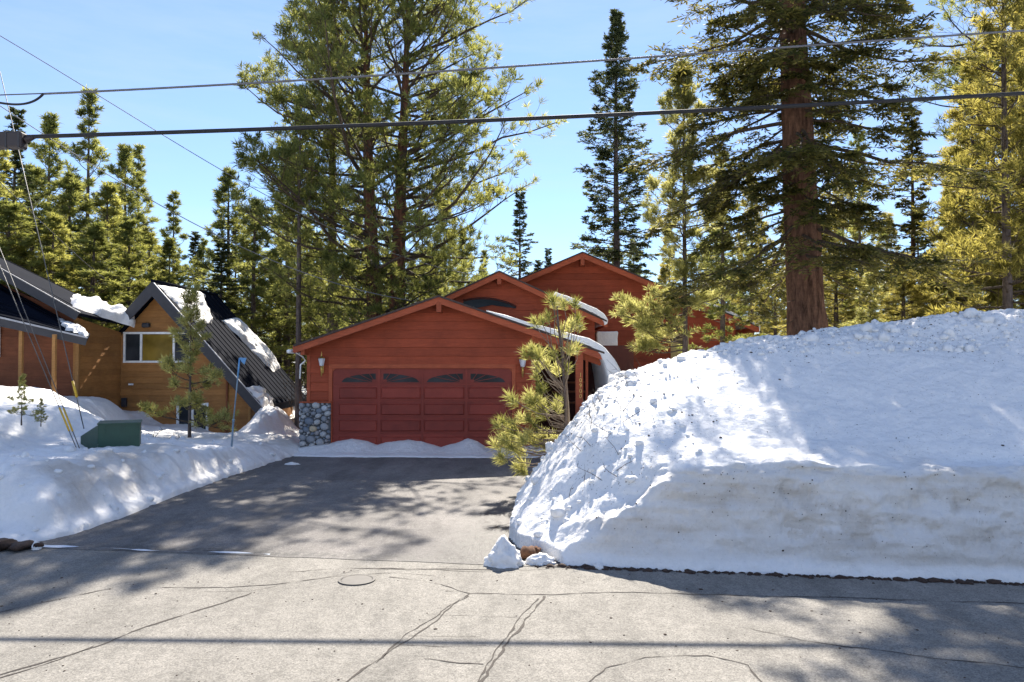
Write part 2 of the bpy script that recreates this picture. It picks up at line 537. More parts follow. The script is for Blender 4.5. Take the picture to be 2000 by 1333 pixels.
def terrain(x, y, fine=True):
    x = np.asarray(x, float); y = np.asarray(y, float)
    wob = 0.10 * fbm(x * 1.3, y * 1.3, 3, 4) + 0.05 * fbm(x * 5, y * 5, 8, 3)
    d1 = y - YB(x) + wob * 0.5
    # ---- right bank
    d2 = x - XR(y) + wob
    P1 = np.interp(d1, [0, .05, .10, .20, .34, .46, .70, 1.3, 2.2, 3.2, 4.4, 5.2, 6.4], [0, .10, .17, .62, 1.16, 1.28, 1.34, 1.50, 1.93, 2.48, 3.10, 3.6, 4.2])
    P2n = np.interp(d2, [0, .15, .4, .9, 1.9, 3, 6, 12], [0, .09, .20, .50, 1.16, 1.6, 2.2, 3.2])
    P2f = np.interp(d2, [0, .15, .5, 1.0, 1.5, 2.0, 2.7, 3.6, 5.3, 7.0, 9.2, 20], [0, .18, .56, 1.14, 1.72, 2.18, 2.46, 2.70, 2.98, 3.20, 3.46, 4.0])
    w = sstep(d1, 0.3, 2.6)
    P2 = P2n * (1 - w) + P2f * w
    k = 0.10
    hr = -k * np.log(np.exp(-P1 / k) + np.exp(-P2 / k)) + 0.0
    hr = np.where((d1 <= 0) | (d2 <= 0), -0.2, np.maximum(hr, -0.2))
    back = np.clip(d1 - 5.6, 0, None)
    hr = np.where(back > 0, np.maximum(hr - back * 0.42, np.minimum(hr, 1.25 + 0.2 * fbm(x * .3, y * .3, 4, 3))), hr)
    # the plough's ledge in the cut on the far right
    ledge = np.exp(-((x - 6.3) / 1.5) ** 2) * sstep(d1, 0.35, 0.6) * (1 - sstep(d1, 0.9, 1.3))
    hr = hr - 0.12 * ledge
    crest = sstep(d1 + .35 * fbm(x * .8, y * .8, 66, 2), 3.5, 4.2) * sstep(hr, 0.6, 1.4)
    left = (1 - sstep(d2, 2.0, 3.2)) * sstep(d1, 0.35, 0.8) * sstep(hr, 0.1, 0.4)
    smooth_ = sstep(hr, 0.1, 0.5)
    if fine:
        l1 = lumps(x * 4.2, y * 4.2, 11); l2 = lumps(x * 9, y * 9, 23); l3 = lumps(x * 17, y * 17, 31)
        patch = sstep(fbm(x * 0.9, y * 0.9, 77, 3), -0.25, 0.35)
        hr = hr + crest * (0.08 * l1 * patch + 0.06 * l2 + 0.04 * l3 - 0.08 + 0.12 * fbm(x * 1.1, y * 1.1, 9, 4))
        hr = hr + left * (0.03 + 0.97 * patch) * (0.012 * l2 + 0.016 * l3 - 0.012 + .12 * fbm(x * 1.5, y * 2.6, 88, 4, .5) + .05 * np.abs(fbm(x * 6, y * 8, 89, 4, .6)) + .018 * fbm(x * 22, y * 22, 90, 3))
        hr = hr + smooth_ * (1 - crest) * (sstep(d1, .05, .2) * (1 - sstep(d1, .5, .8)) * (.05 * fbm(x * 3, y * 3, 95, 4) + .07 * lumps(x * 3.2, y * 3.2, 96) * sstep(fbm(x * .9, y * .5, 97, 2), .0, .4)) + 0.035 * fbm(x * 1.6, y * 1.6, 5, 4) + 0.02 * fbm(x * 6, y * 6, 6, 4) + 0.02 * l2 * sstep(fbm(x * 2, y * 2, 41, 2), 0.1, 0.5))
    # ---- left bank and yard
    d = XL(y) - x + wob * 1.2
    near = 1 - sstep(y, 15.5, 19.5)
    PLn = np.interp(d, [0, .10, .25, .6, 1.0, 1.5, 2.5, 5, 20], [0, .09, .16, .60, .95, 1.10, 1.3, 2.2, 4])
    PLf = np.interp(d, [0, .15, .5, 1.0, 2.0, 5, 20], [0, .16, .42, .60, .9, 2, 5])
    PL = PLn * near + PLf * (1 - near)
    P1L = np.interp(d1, [0, .15, .45, .8, 1.2, 1.8, 3, 6, 30], [0, .10, .20, .62, .90, 1.05, 1.35, 2.2, 9])
    yd = yard(x, y)
    far = sstep(y, 27, 34)
    yd = yd * (1 - far) + 0.6 * far
    k = 0.12
    hl = -k * np.log(np.exp(-PL / k) + np.exp(-yd / k) + np.exp(-P1L / k)) + 0.02
    hl = np.where((d1 <= 0) | (d <= 0), -0.2, np.maximum(hl, -0.2))
    if fine:
        bank = (1 - sstep(d, 1.3, 3.2)) * sstep(hl, .1, .4)
        hl = hl + sstep(hl, .1, .5) * (0.10 * fbm(x * 0.9, y * 0.9, 51, 4) + 0.03 * fbm(x * 4, y * 4, 52, 4) + .045 * np.abs(fbm(x * 3.1, y * 3.7, 53, 5, .6)) + .014 * fbm(x * 17, y * 17, 54, 3))
        hl = hl + bank * (0.10 * lumps(x * 1.7, y * 1.7, 61) + 0.05 * lumps(x * 5, y * 5, 62) * sstep(fbm(x, y, 63, 2), 0, .4) - 0.05)
        # slide heap below the steep cabin roof
        hl = hl + 1.15 * np.exp(-(((x + 8.05) / 0.62) ** 2 + ((y - 25.6) / 1.7) ** 2)) * (1 + .25 * fbm(x * 2, y * 2, 71, 4)) * sstep(x, -9.2, -8.5)
    mid = 0.5 * (XR(y) + XL(y))
    h = np.where(x > mid, hr, hl)
    # forest floor behind
    ff = 0.6 + 0.25 * fbm(x * 0.12, y * 0.12, 91, 3)
    inner = (x > XL(y)) & (x < XR(y) + 0.3)
    bk = sstep(y, 22.5, 26)
    h = np.where(inner, np.where(y > 21.6, -0.2 + bk * 0.6, -0.2), h)
    wb = sstep(y, 27, 36)
    h = np.where(d1 > 0, h * (1 - wb) + ff * wb, h)
    # the near side of the road, behind the viewer: another berm
    near_side = -6.5 - 0.14 * x
    dn = near_side - y
    h = np.where(dn > 0, np.interp(dn, [0, .5, 1.5, 4, 30], [0, .8, 1.4, 1.2, .8]), h)
    return h, d1, d2, d, crest, left


def grid_obj(name, xs, ys, sink=None, label=None, kind="structure", along=False):
    X, Y = np.meshgrid(xs, ys)
    if along:
        Y = Y + YB(X)
    H, d1, d2, d, crest, left = terrain(X, Y)
    if sink is not None:
        H = np.where(sink(X, Y), H - 0.35, H)
    mid = 0.5 * (XR(Y) + XL(Y))
    right = X > mid
    cut = sstep(H, 0.05, 0.25) * (1 - sstep(d1, 0.38, 0.52)) * right * sstep(d2, 0.3, 1.0)
    cut = np.maximum(cut, 0.55 * right * sstep(d1, .1, .3) * (1 - sstep(d1, .7, 1.4)) * sstep(d2, 1, 2.2) * sstep(fbm(X * 1.2, Y * 2, 14, 3), -.1, .5))
    cutl = 0.9 * (~right) * (1 - sstep(d, 0.9, 1.5)) * sstep(H, 0.12, .35) * sstep(fbm(X * .8, Y * .8, 15, 3), -.25, .35)
    if along:      # relief and soiled layers of the ploughed cut, in (x, height)
        face = sstep(H, .06, .25) * (1 - sstep(d1, .42, .75)) * sstep(d2, .25, 1.0)
        gou = sstep(fbm(X * 1.1, H * 1.6, 201, 3), .05, .45)
        Y = Y + face * (.10 * fbm(X * 1.2, H * 2.2, 202, 4) + .085 * fbm(X * 4, H * 7, 203, 5, .6) * (.35 + gou) + .06 * gou * lumps(X * 4, H * 5, 204) + .045 * fbm(X * .6, H * 11, 205, 4))
        lay = .45 + .55 * sstep(fbm(X * .7, H * 6, 206, 4), -.2, .4)
        spots = sstep(fbm(X * 2.4, H * 5, 207, 6, .68), -.04, .26) * (.25 + .75 * sstep(fbm(X * .7, H * .7, 208, 2), -.3, .15)) * np.exp(-((H - .60) / .36) ** 2)
        cut = np.clip(cut * (.22 + .46 * lay) + face * spots * .95, 0, 1)
    dirt = np.clip(cut + cutl, 0, 1)
    litter = np.clip(crest * 1.0 + 0.65 * left + 0.30 * (right & (d1 > .5)) + 0.12, 0, 1)
    V = np.stack([X, Y, H], -1).reshape(-1, 3)
    ny, nx = X.shape
    i = (np.arange(ny - 1)[:, None] * nx + np.arange(nx - 1)[None, :]).ravel()
    F = np.stack([i, i + 1, i + nx + 1, i + nx], -1)
    # drop the faces that lie wholly under the asphalt
    z = H.reshape(-1)[F].max(1)
    F = F[z > -0.19]
    me = npmesh(name, V, F, M_snow, True, {"dirt": dirt.ravel(), "litter": litter.ravel()})
    o = obj(name, me, kind=kind)
    if label:
        o["label"] = label
    return o


RB = (-0.6, 9.6, 8.55, 16.4)
LB = (-14.5, -5.3, 10.1, 27.2)


def _sink(X, Y):
    m = 0.45
    a = (X > RB[0] + m) & (X < RB[1] - m) & (Y > YB(X) - 1) & (Y < YB(X) + 6.9 - m)
    b = (X > LB[0] + m) & (X < LB[1] - m) & (Y > LB[2] + m) & (Y < LB[3] - m)
    return a | b


def _axis(lo, hi, a, b, st, gr=1.25):
    mid = list(np.arange(a, b + 1e-6, st))
    up, s = [b], st
    while up[-1] < hi:
        s *= gr; up.append(up[-1] + s)
    dn, s = [a], st
    while dn[-1] > lo:
        s *= gr; dn.append(dn[-1] - s)
    return np.array(dn[:0:-1] + mid + up[1:])


grid_obj("ground", _axis(-900, 900, -18, 24, 0.25), _axis(-200, 1500, 7.5, 40, 0.25), _sink,
         "snow covered ground around the houses and under the trees")
bank_o = grid_obj("snow_bank_right", np.arange(RB[0], RB[1], 0.026), np.r_[np.arange(-.12, .62, .0085), np.arange(.62, 6.9, 0.028)], along=True,
         label="tall ploughed snow bank with a grey cut face beside the driveway")
grid_obj("snow_bank_left", np.arange(LB[0], LB[1], 0.04), np.arange(LB[2], LB[3], 0.04),
         label="lower snow bank and snowy yard left of the driveway")

# road and driveway sheets
road = obj("road", pymesh("road", [(-200, -60, 0), (200, -60, 0), (200, YB(200), 0), (-200, YB(-200), 0)], [[0, 1, 2, 3]], M_road), kind="structure",
           label="pale cracked asphalt road across the foreground")
nx, ny = 80, 110
xs = np.linspace(-8.0, 2.0, nx); ts = np.linspace(0, 1, ny)
DX, DT = np.meshgrid(xs, ts)
DY = (YB(DX) - 0.06 + 0.03 * fbm(DX * 3, DX * 0, 5, 3)) * (1 - DT) + 22.4 * DT
DZ = 0.005 + 0.0 * DX - 0.0 * DT
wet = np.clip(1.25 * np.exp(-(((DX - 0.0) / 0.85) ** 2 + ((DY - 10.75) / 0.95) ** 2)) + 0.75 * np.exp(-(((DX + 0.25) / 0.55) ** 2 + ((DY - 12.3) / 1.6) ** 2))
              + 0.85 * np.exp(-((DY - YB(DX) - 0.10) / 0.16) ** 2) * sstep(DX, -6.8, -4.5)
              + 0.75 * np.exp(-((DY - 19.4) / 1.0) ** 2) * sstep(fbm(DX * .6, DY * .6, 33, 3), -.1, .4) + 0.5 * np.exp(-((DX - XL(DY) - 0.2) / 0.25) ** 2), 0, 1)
i = (np.arange(ny - 1)[:, None] * nx + np.arange(nx - 1)[None, :]).ravel()
DF = np.stack([i, i + 1, i + nx + 1, i + nx], -1)
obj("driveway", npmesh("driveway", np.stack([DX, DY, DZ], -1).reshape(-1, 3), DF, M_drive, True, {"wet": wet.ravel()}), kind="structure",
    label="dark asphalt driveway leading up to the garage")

rng = random.Random(7)
nrng = np.random.default_rng(7)


def crack(pts, w=0.022, double=0.0):
    P = [G(*p) for p in pts]
    dense = []
    for a, b in zip(P[:-1], P[1:]):
        n = max(2, int((b - a).length / 0.06))
        for k in range(n):
            dense.append(a.lerp(b, k / n))
    dense.append(P[-1])
    A = np.array([[p.x, p.y] for p in dense])
    s = np.cumsum(np.r_[0, np.linalg.norm(np.diff(A, axis=0), axis=1)])
    T = np.gradient(A, axis=0); T /= np.linalg.norm(T, axis=1)[:, None] + 1e-9
    N = np.stack([-T[:, 1], T[:, 0]], 1)
    sd = rng.randint(0, 999)
    A = A + N * (0.06 * fbm(s * 2.2, s * 0 + sd, sd, 5, .62))[:, None]
    wd = 1.25 * w * np.clip(0.55 + 1.1 * fbm(s * 6, s * 0, sd + 3, 5, .65), 0.10, 1.5)
    L, Rr = A + N * wd[:, None], A - N * wd[:, None]
    V = [(p[0], p[1], 0.004) for p in L] + [(p[0], p[1], 0.004) for p in Rr]
    n = len(A)
    obj("crack", pymesh("crack", V, [[k, k + n, k + n + 1, k + 1] for k in range(n - 1)], M_crack), road)


for pts, w in [
    ([(918, 1161), (880, 1185), (800, 1240), (740, 1285), (672, 1338)], .014), ([(910, 1164), (868, 1200), (790, 1254), (735, 1296)], .008),
    ([(1062, 1165), (1020, 1215), (975, 1280), (942, 1338)], .014), ([(1052, 1170), (1012, 1212), (968, 1275), (930, 1338)], .009),
    ([(760, 1128), (860, 1142), (918, 1160), (985, 1160), (1080, 1162), (1200, 1158), (1400, 1162), (1600, 1168), (1850, 1174), (2040, 1182)], .009),
    ([(315, 1149), (440, 1149), (540, 1142), (640, 1128), (720, 1111), (960, 1114)], .010),
    ([(490, 1158), (400, 1190), (280, 1226), (200, 1258), (120, 1285), (-30, 1330)], .012), ([(180, 1262), (100, 1294), (0, 1326)], .008),
    ([(-30, 1202), (60, 1182), (140, 1166), (215, 1150)], .010),
    ([(1465, 1230), (1560, 1250), (1700, 1268), (1850, 1290), (2040, 1306)], .008),
    ([(1140, 1338), (1180, 1305), (1260, 1284), (1380, 1282), (1460, 1300), (1490, 1338)], .008),
    ([(800, 1240), (880, 1245), (930, 1243)], .004), ([(835, 1200), (960, 1206), (1010, 1205)], .004), ([(780, 1262), (900, 1265), (950, 1262)], .004),
    ([(830, 1285), (900, 1294), (945, 1296)], .007), ([(400, 1155), (490, 1158), (560, 1140)], .004), ([(870, 1155), (985, 1162)], .005),
    ([(640, 1128), (700, 1122), (770, 1120), (850, 1125)], .004), ([(560, 1118), (700, 1110), (960, 1118), (1080, 1112)], .006)]:
    crack(pts, w)

# small iron utility lid set in the road
lp = G(697, 1134)
lid = empty("manhole", (lp.x, lp.y, 0.004), label="small round iron utility lid set in the road", cat="manhole")
n = 40


def disc(name, r0, r1, z0, z1, mat, parent):
    V, Fc = [], []
    for q in range(n):
        a = 2 * math.pi * q / n
        V += [(r0 * math.cos(a), r0 * math.sin(a), z1), (r1 * math.cos(a), r1 * math.sin(a), z1), (r1 * math.cos(a), r1 * math.sin(a), z0)]
    for q in range(n):
        p = (q + 1) % n
        Fc += [[3 * q, 3 * q + 1, 3 * p + 1, 3 * p], [3 * q + 1, 3 * q + 2, 3 * p + 2, 3 * p + 1]]
    if r0 < 1e-3:
        pass
    return obj(name, pymesh(name, V, Fc, mat), parent)


disc("rim", 0.185, 0.215, -0.002, 0.010, M_iron, lid)
disc("cover", 0.0005, 0.178, -0.002, 0.007, M_iron, lid)

# ------------------------------------------------------------------ gutter debris, snow chunks
_t = (1 + 5 ** 0.5) / 2
ICO_V = np.array([(-1, _t, 0), (1, _t, 0), (-1, -_t, 0), (1, -_t, 0), (0, -1, _t), (0, 1, _t), (0, -1, -_t), (0, 1, -_t), (_t, 0, -1), (_t, 0, 1), (-_t, 0, -1), (-_t, 0, 1)]) / math.hypot(1, _t)
ICO_F = np.array([(0, 11, 5), (0, 5, 1), (0, 1, 7), (0, 7, 10), (0, 10, 11), (1, 5, 9), (5, 11, 4), (11, 10, 2), (10, 7, 6), (7, 1, 8), (3, 9, 4), (3, 4, 2), (3, 2, 6), (3, 6, 8), (3, 8, 9), (4, 9, 5), (2, 4, 11), (6, 2, 10), (8, 6, 7), (9, 8, 1)])


def subdiv(V, F):
    V = list(map(tuple, V)); cache = {}

    def midp(a, b):
        k = (min(a, b), max(a, b))
        if k not in cache:
            m = (np.array(V[a]) + np.array(V[b])); m = m / np.linalg.norm(m)
            cache[k] = len(V); V.append(tuple(m))
        return cache[k]
    NF = []
    for a, b, c in F:
        ab, bc, ca = midp(a, b), midp(b, c), midp(c, a)
        NF += [(a, ab, ca), (b, bc, ab), (c, ca, bc), (ab, bc, ca)]
    return np.array(V), np.array(NF)


ICO1 = subdiv(ICO_V, ICO_F)
ICO2 = subdiv(*ICO1)


def rocks(name, P, Rr, mat, flat=0.8, rough=0.28, seed=1, ico=ICO1, attrs=None, **kw):
    g = np.random.default_rng(seed)
    V0, F0 = ico
    parts = []
    for p, r in zip(P, Rr):
        sc = np.array([1, 1, flat]) * (0.75 + 0.5 * g.random(3))
        ph = g.random(3) * 9
        dv = 1 + rough * np.sin(V0 @ (g.normal(size=3) * 2.6) + ph[0]) * np.sin(V0 @ (g.normal(size=3) * 3.4) + ph[1])
        parts.append((V0 * dv[:, None] * sc * r + np.asarray(p), F0))
    V, F = merge(parts)
    return obj(name, npmesh(name, V, F, mat, True, attrs), **kw)


g = np.random.default_rng(3)
# clods lying on the crest of the right bank and down its driveway flank
n = 520
px = g.uniform(0.2, 9.3, n); py = YB(px) + g.uniform(3.6, 5.4, n)
fx = g.uniform(-0.1, 2.6, 120); fy = YB(fx) + g.uniform(0.6, 3.6, 120)
px, py = np.r_[px, fx], np.r_[py, fy]
pz = terrain(px, py)[0]
ok = pz > 0.1
rr = g.gamma(1.1, 0.022, len(px)) + 0.010
rocks("snow_clods", np.stack([px, py, pz + rr * .1], 1)[ok], np.clip(rr[ok], .015, .12), M_snow, seed=5, kind="stuff",
      label="loose frozen snow clods on top of the tall snow bank")
# clods at the foot of the left bank and yard
n = 170
px = g.uniform(-9.5, -5.6, n); py = g.uniform(10.6, 20, n)
pz = terrain(px, py)[0]; ok = pz > 0.03
rr = g.gamma(2.0, 0.016, n) + 0.012
rocks("snow_crumbs", np.stack([px, py, pz + rr * .1], 1)[ok], np.clip(rr[ok], .012, .10), M_snow, seed=6, kind="stuff",
      label="small snow crumbs scattered over the left snow bank")
# dark flecks frozen into the cut face, bark and cone litter on the crest
nv = len(bank_o.data.vertices)
bv = np.zeros(nv * 3, np.float32); bank_o.data.vertices.foreach_get("co", bv); bv = bv.reshape(-1, 3)
bd = np.zeros(nv, np.float32); bank_o.data.attributes["dirt"].data.foreach_get("value", bd)
dd1 = bv[:, 1] - YB(bv[:, 0])
wt_ = np.where((bv[:, 2] > .2) & (dd1 < .6) & (bv[:, 0] > .8), bd ** 3, 0)
pick = g.choice(nv, 240, False, wt_ / wt_.sum())
rocks("frozen_grit", bv[pick], np.clip(g.gamma(1.2, .003, 240) + .003, .003, .014), M_dirt, .8, seed=31, ico=(ICO_V, ICO_F), kind="stuff",
      label="dark grit frozen into the cut face of the tall snow bank")
wt_ = np.where((bv[:, 2] > 1.2) & (dd1 > 1.2) & (dd1 < 5.4), np.where(dd1 > 3.3, 1.0, .12) + np.where((bv[:, 0] < 3.0) & (dd1 > 1.6), .5, 0), 0.0) * (.15 + sstep(fbm(bv[:, 0] * 1.1, bv[:, 1] * 1.1, 301, 3), -.1, .4))
pick = g.choice(nv, 620, False, wt_ / wt_.sum())
rocks("bark_litter", bv[pick] + np.array([0, 0, .004]), np.clip(g.gamma(1.3, .0042, 620) + .004, .004, .022), mk_plain("bark_litter", (.060, .042, .030), .95, 0, .4, 25), .6, seed=32, ico=(ICO_V, ICO_F), kind="stuff",
      label="bits of bark and cone litter on the tall snow bank's crest")
# debris line between road and bank
n = 900
bx = np.r_[g.uniform(0.3, 9.5, 760), g.uniform(-8, -6.9, 140)]
by = YB(bx) + g.normal(0.0, 0.035, n) - 0.02
rocks("gutter_debris", np.stack([bx, by, np.full(n, .004)], 1), g.gamma(2.0, .008, n) + .008, M_dirt, 0.5, seed=8, ico=(ICO_V, ICO_F), kind="stuff",
      label="brown bark and grit debris along the foot of the snow banks")
# needles and grit thinly scattered over the road
n = 420
bx = g.uniform(-7, 7, n); by = g.uniform(5.4, 9.6, n)
ok = by < YB(bx) - .1
rocks("road_grit", np.stack([bx, by, np.full(n, .002)], 1)[ok], (g.gamma(1.6, .0032, n) + .003)[ok], M_dirt, 0.4, seed=9, ico=(ICO_V, ICO_F), kind="stuff",
      label="bits of grit and pine litter on the road")


def snow_lump(name, c, s, seed, label):
    V0, F0 = subdiv(*ICO2)
    f1 = np.array([mnoise.fractal(Vector(v * 2.2 + seed), 0.7, 2.0, 4) for v in V0])
    V = V0 * (1 + 0.30 * f1)[:, None] * np.array(s)
    V[:, 2] = np.maximum(V[:, 2], -0.02)
    V[:, 2] *= 1.0 - 0.35 * np.clip(np.hypot(V[:, 0] / s[0], V[:, 1] / s[1]), 0, 1)
    o = obj(name, npmesh(name, V, F0, M_snow, True), label=label, cat="snow chunk")
    o.location = c
    return o


p = G(985, 1106); snow_lump("snow_chunk", (p.x, p.y + .06, 0), (0.24, 0.17, 0.33), 3, "peaked white snow chunk on the road at the driveway corner")
p = G(1055, 1104); snow_lump("snow_chunk", (p.x, p.y + .08, 0), (0.20, 0.12, 0.13), 9, "low snow chunk at the foot of the tall bank's near corner")
p = G(1168, 1112); snow_lump("snow_chunk", (p.x, p.y + .02, 0), (0.075, 0.05, 0.075), 14, "small snow chunk on the dark debris line below the bank")
p = G(69, 1074); snow_lump("snow_chunk", (p.x, p.y + .02, 0), (0.06, 0.05, 0.12), 17, "tiny snow chunk beside the dark rock at the road edge")
p = G(570, 908); snow_lump("snow_chunk", (p.x, p.y, 0), (0.18, 0.10, 0.06), 21, "flat snow chunk on the dark driveway near the stone pier")
p = G(35, 1076)
rocks("roadside_rock", [(p.x, p.y + .05, .05), (p.x + .22, p.y + .1, .05), (p.x - .25, p.y + .05, .06)], [.15, .09, .17], M_dirt, .42, seed=12, ico=ICO2,
      label="dark wet rock at the road edge left of the driveway", cat="rock")
p = G(1037, 1094)
rocks("dirt_clump", [(p.x, p.y + .10, .05), (p.x + .08, p.y + .14, .07)], [.10, .07], mk_plain("russet_dirt", (.11, .05, .025), .95, 0, .4, 30), .8, .4, seed=13, ico=ICO2,
      label="russet clump of dirt between the snow chunks at the bank's corner", cat="dirt clump")
# thin refrozen ice along the driveway lip
ice = NT("ice"); ice.set((0.72, 0.76, 0.82), 0.18, ice.bump(ice.noise(ice.coords("Object"), 14, 5), 0.4, 0.02))
V, Fc = [], []
xs = np.linspace(-6.6, -3.2, 90)
wv = np.clip(fbm(xs * 2.4, xs * 0, 19, 4) * .16 + .05 * (1 - (xs + 6.6) / 4.2), 0.0, .14)
for k, x in enumerate(xs):
    y0 = YB(x) + .02 + .03 * math.sin(x * 3)
    V += [(x, y0 - wv[k] * .6 - .001, .0095), (x, y0 + wv[k] * .6 + .001, .0095)]
for k in range(len(xs) - 1):
    Fc.append([2 * k, 2 * k + 2, 2 * k + 3, 2 * k + 1])
obj("ice_strip", pymesh("ice_strip", V, Fc, ice.m), label="thin strip of ice along the driveway lip", kind="stuff")

# snow ridge against the garage door
xs = np.linspace(-6.0, 0.9, 170); ys = np.linspace(19.9, 21.36, 44)
X, Y = np.meshgrid(xs, ys)
PXs = 1000 + X * 70.4
hum = np.interp(PXs, [575, 600, 650, 690, 720, 738, 770, 800, 830, 862, 890, 915, 935, 955, 1000, 1080], [.10, .16, .26, .37, .30, .20, .30, .34, .26, .13, .24, .36, .27, .10, .12, .2])
frontedge = np.interp(PXs, [575, 640, 760, 880, 960, 1080], [20.5, 20.25, 20.15, 20.1, 20.0, 20.1]) + .08 * fbm(X * 3, Y * 0, 3, 3)
tt = np.clip((Y - frontedge) / (21.3 - frontedge), 0, 1)
H = hum * (0.35 * np.sqrt(tt) + 0.65 * sstep(tt, .25, .95)) + .02 * fbm(X * 4, Y * 4, 5, 4) * sstep(tt, 0, .3) + np.where(tt > 0, .02, -.05)
ny, nx = X.shape
i = (np.arange(ny - 1)[:, None] * nx + np.arange(nx - 1)[None, :]).ravel()
obj("snow_ridge", npmesh("snow_ridge", np.stack([X, Y, H], -1).reshape(-1, 3), np.stack([i, i + 1, i + nx + 1, i + nx], -1), M_snow, True),
    label="low wavy snow ridge left along the foot of the garage door", kind="stuff")


# ------------------------------------------------------------------ building helpers
def clip_poly(P, a, b, c):
    """keep the part of polygon P (u,z) where a*u+b*z<=c"""
    out = []
    for k in range(len(P)):
        p, q = P[k], P[(k + 1) % len(P)]
        fp, fq = a * p[0] + b * p[1] - c, a * q[0] + b * q[1] - c
        if fp <= 0:
            out.append(p)
        if fp * fq < 0:
            t = fp / (fp - fq)
            out.append((p[0] + t * (q[0] - p[0]), p[1] + t * (q[1] - p[1])))
    return out


def siding(parent, poly, O, U, N, z0, z1, step, mat, holes=(), name="siding_board", lap=(0.006, 0.036), gap=0.014):
    """lap boards over a wall polygon given in (u, z); O origin, U horizontal unit vector, N outward normal"""
    O, U, N = Vector(O), Vector(U), Vector(N)
    zs = [z0 + k * step for k in range(int(math.ceil((z1 - z0) / step)) + 1)]
    for za, zb in zip(zs[:-1], zs[1:]):
        strip = clip_poly(clip_poly(poly, 0, -1, -(za)), 0, 1, zb - gap)
        if len(strip) < 3:
            continue
        pieces = [strip]
        for (u0, u1, h0, h1) in holes:
            if h1 <= za + 1e-4 or h0 >= zb - 1e-4:
                continue
            nxt = []
            for pc in pieces:
                nxt += [clip_poly(pc, 1, 0, u0), clip_poly(pc, -1, 0, -u1)]
                core = clip_poly(clip_poly(pc, 1, 0, u1), -1, 0, -u0)
                if h1 < zb and len(core) >= 3:
                    nxt.append(clip_poly(core, 0, -1, -h1))
                if h0 > za and len(core) >= 3:
                    nxt.append(clip_poly(core, 0, 1, h0))
            pieces = nxt
        for pc in pieces:
            if len(pc) < 3:
                continue
            us = [p[0] for p in pc]
            if max(us) - min(us) < 0.03 or max(p[1] for p in pc) - min(p[1] for p in pc) < 0.02:
                continue
            fr, bk = [], []
            for u, z in pc:
                t = (z - za) / step
                off = lap[1] * (1 - t) + lap[0] * t
                b = O + U * u; b.z = z
                fr.append(b + N * off); bk.append(b + N * 0.0005)
            m = len(fr)
            nn = Vector((0, 0, 0))
            for k in range(m):
                nn += (fr[k] - fr[0]).cross(fr[(k + 1) % m] - fr[0])
            if nn.dot(N) < 0:
                fr, bk = fr[::-1], bk[::-1]
            Fc = [list(range(m))] + [[(k + 1) % m, k, k + m, (k + 1) % m + m] for k in range(m)]
            obj(name, pymesh(name, fr + bk, Fc, mat), parent)


def gable_roof(parent, xl, zl, xp, zp, xr, zr, y0, y1, th, mat_top, mat_trim, board=0.2, name="roof"):
    """two slabs (ridge along Y), rake boards at the front"""
    for (xa, za) in ((xl, zl), (xr, zr)):
        sg = 1 if xa > xp else -1
        poly = [(xp + sg * 0.002, y0, zp), (xa, y0, za), (xa, y0, za - th), (xp + sg * 0.002, y0, zp - th)]
        poly = [(q[0], y0 - .085, q[2]) if q[2] > 0 else q for q in poly]
        poly[2] = (poly[2][0], y0 - .085, poly[1][2] - .055); poly[3] = (poly[3][0], y0 - .085, poly[0][2] - .055)
        r = prism(name, poly, (0, y1 - y0 + .085, 0), mat_top, parent)
        poly = [(xp + sg * 0.002, y0 - .045, zp - .058), (xa, y0 - .045, za - .058), (xa, y0 - .045, za - .03 - board), (xp + sg * 0.002, y0 - .045, zp - .03 - board)]
        prism("rake_board", poly, (0, .042, 0), mat_trim, parent)
        sl = (zp - za) / abs(xp - xa)
        b = prism("eave_board", [(xa + sg * .003, y0 - .02, za - .03), (xa + sg * .003, y1, za - .03), (xa + sg * .003, y1, za - .03 - board * .9), (xa + sg * .003, y0 - .02, za - .03 - board * .9)], (sg * .035, 0, 0), mat_trim, parent)


# ------------------------------------------------------------------ the red house
DG = 21.3
gx = lambda px, D=DG: W(px, 700, D).x
gz = lambda py, D=DG: W(1000, py, D).z
house = empty("red_house", (gx(857), DG, 0), label="dark red wooden house with a wide garage door and three stacked gables", cat="house")
HI = Vector(house.location)


def adopt(root):
    """after building with world coordinates, shift direct children so they stay put under a moved Empty"""
    for ch in root.children:
        ch.location = Vector(ch.location) - Vector(root.location)


xl, xr_ = gx(601), gx(1045)
xp, zp = gx(857, 20.8), gz(577, 20.8)
sl = 0.344
roofz = lambda x: zp - abs(x - xp) * sl
th = 0.10
# garage block (wall) with its siding
wt = lambda x: roofz(x) - th - 0.012
gwall = prism("wall", [(xl, DG, -.3), (xr_, DG, -.3), (xr_, DG, wt(xr_)), (xp, DG, wt(xp)), (xl, DG, wt(xl))], (0, 6.5, 0), M_red, house)
door_l, door_r, door_t = gx(650), gx(1000), gz(720)
pier_r, pier_t = gx(648), gz(787)
poly = [(xl, 0.0), (xr_, 0.0), (xr_, wt(xr_)), (xp, wt(xp)), (xl, wt(xl))]
siding(gwall, poly, (0, DG, 0), (1, 0, 0), (0, -1, 0), 0.0, 4.4, 0.242, M_red,
       holes=[(door_l - .10, door_r + .10, -.3, door_t + .12), (xl - .1, pier_r, -.3, pier_t + .02)])
for (a, b, nm) in ((xl - .012, xl + .085, "corner_board"), (xr_ - .09, xr_ + .012, "corner_board")):
    prism(nm, [(a, DG - .04, pier_t + .03), (b, DG - .04, pier_t + .03), (b, DG - .04, wt(b) - .0), (a, DG - .04, wt(a) - .0)], (0, .037, 0), M_trim, house)
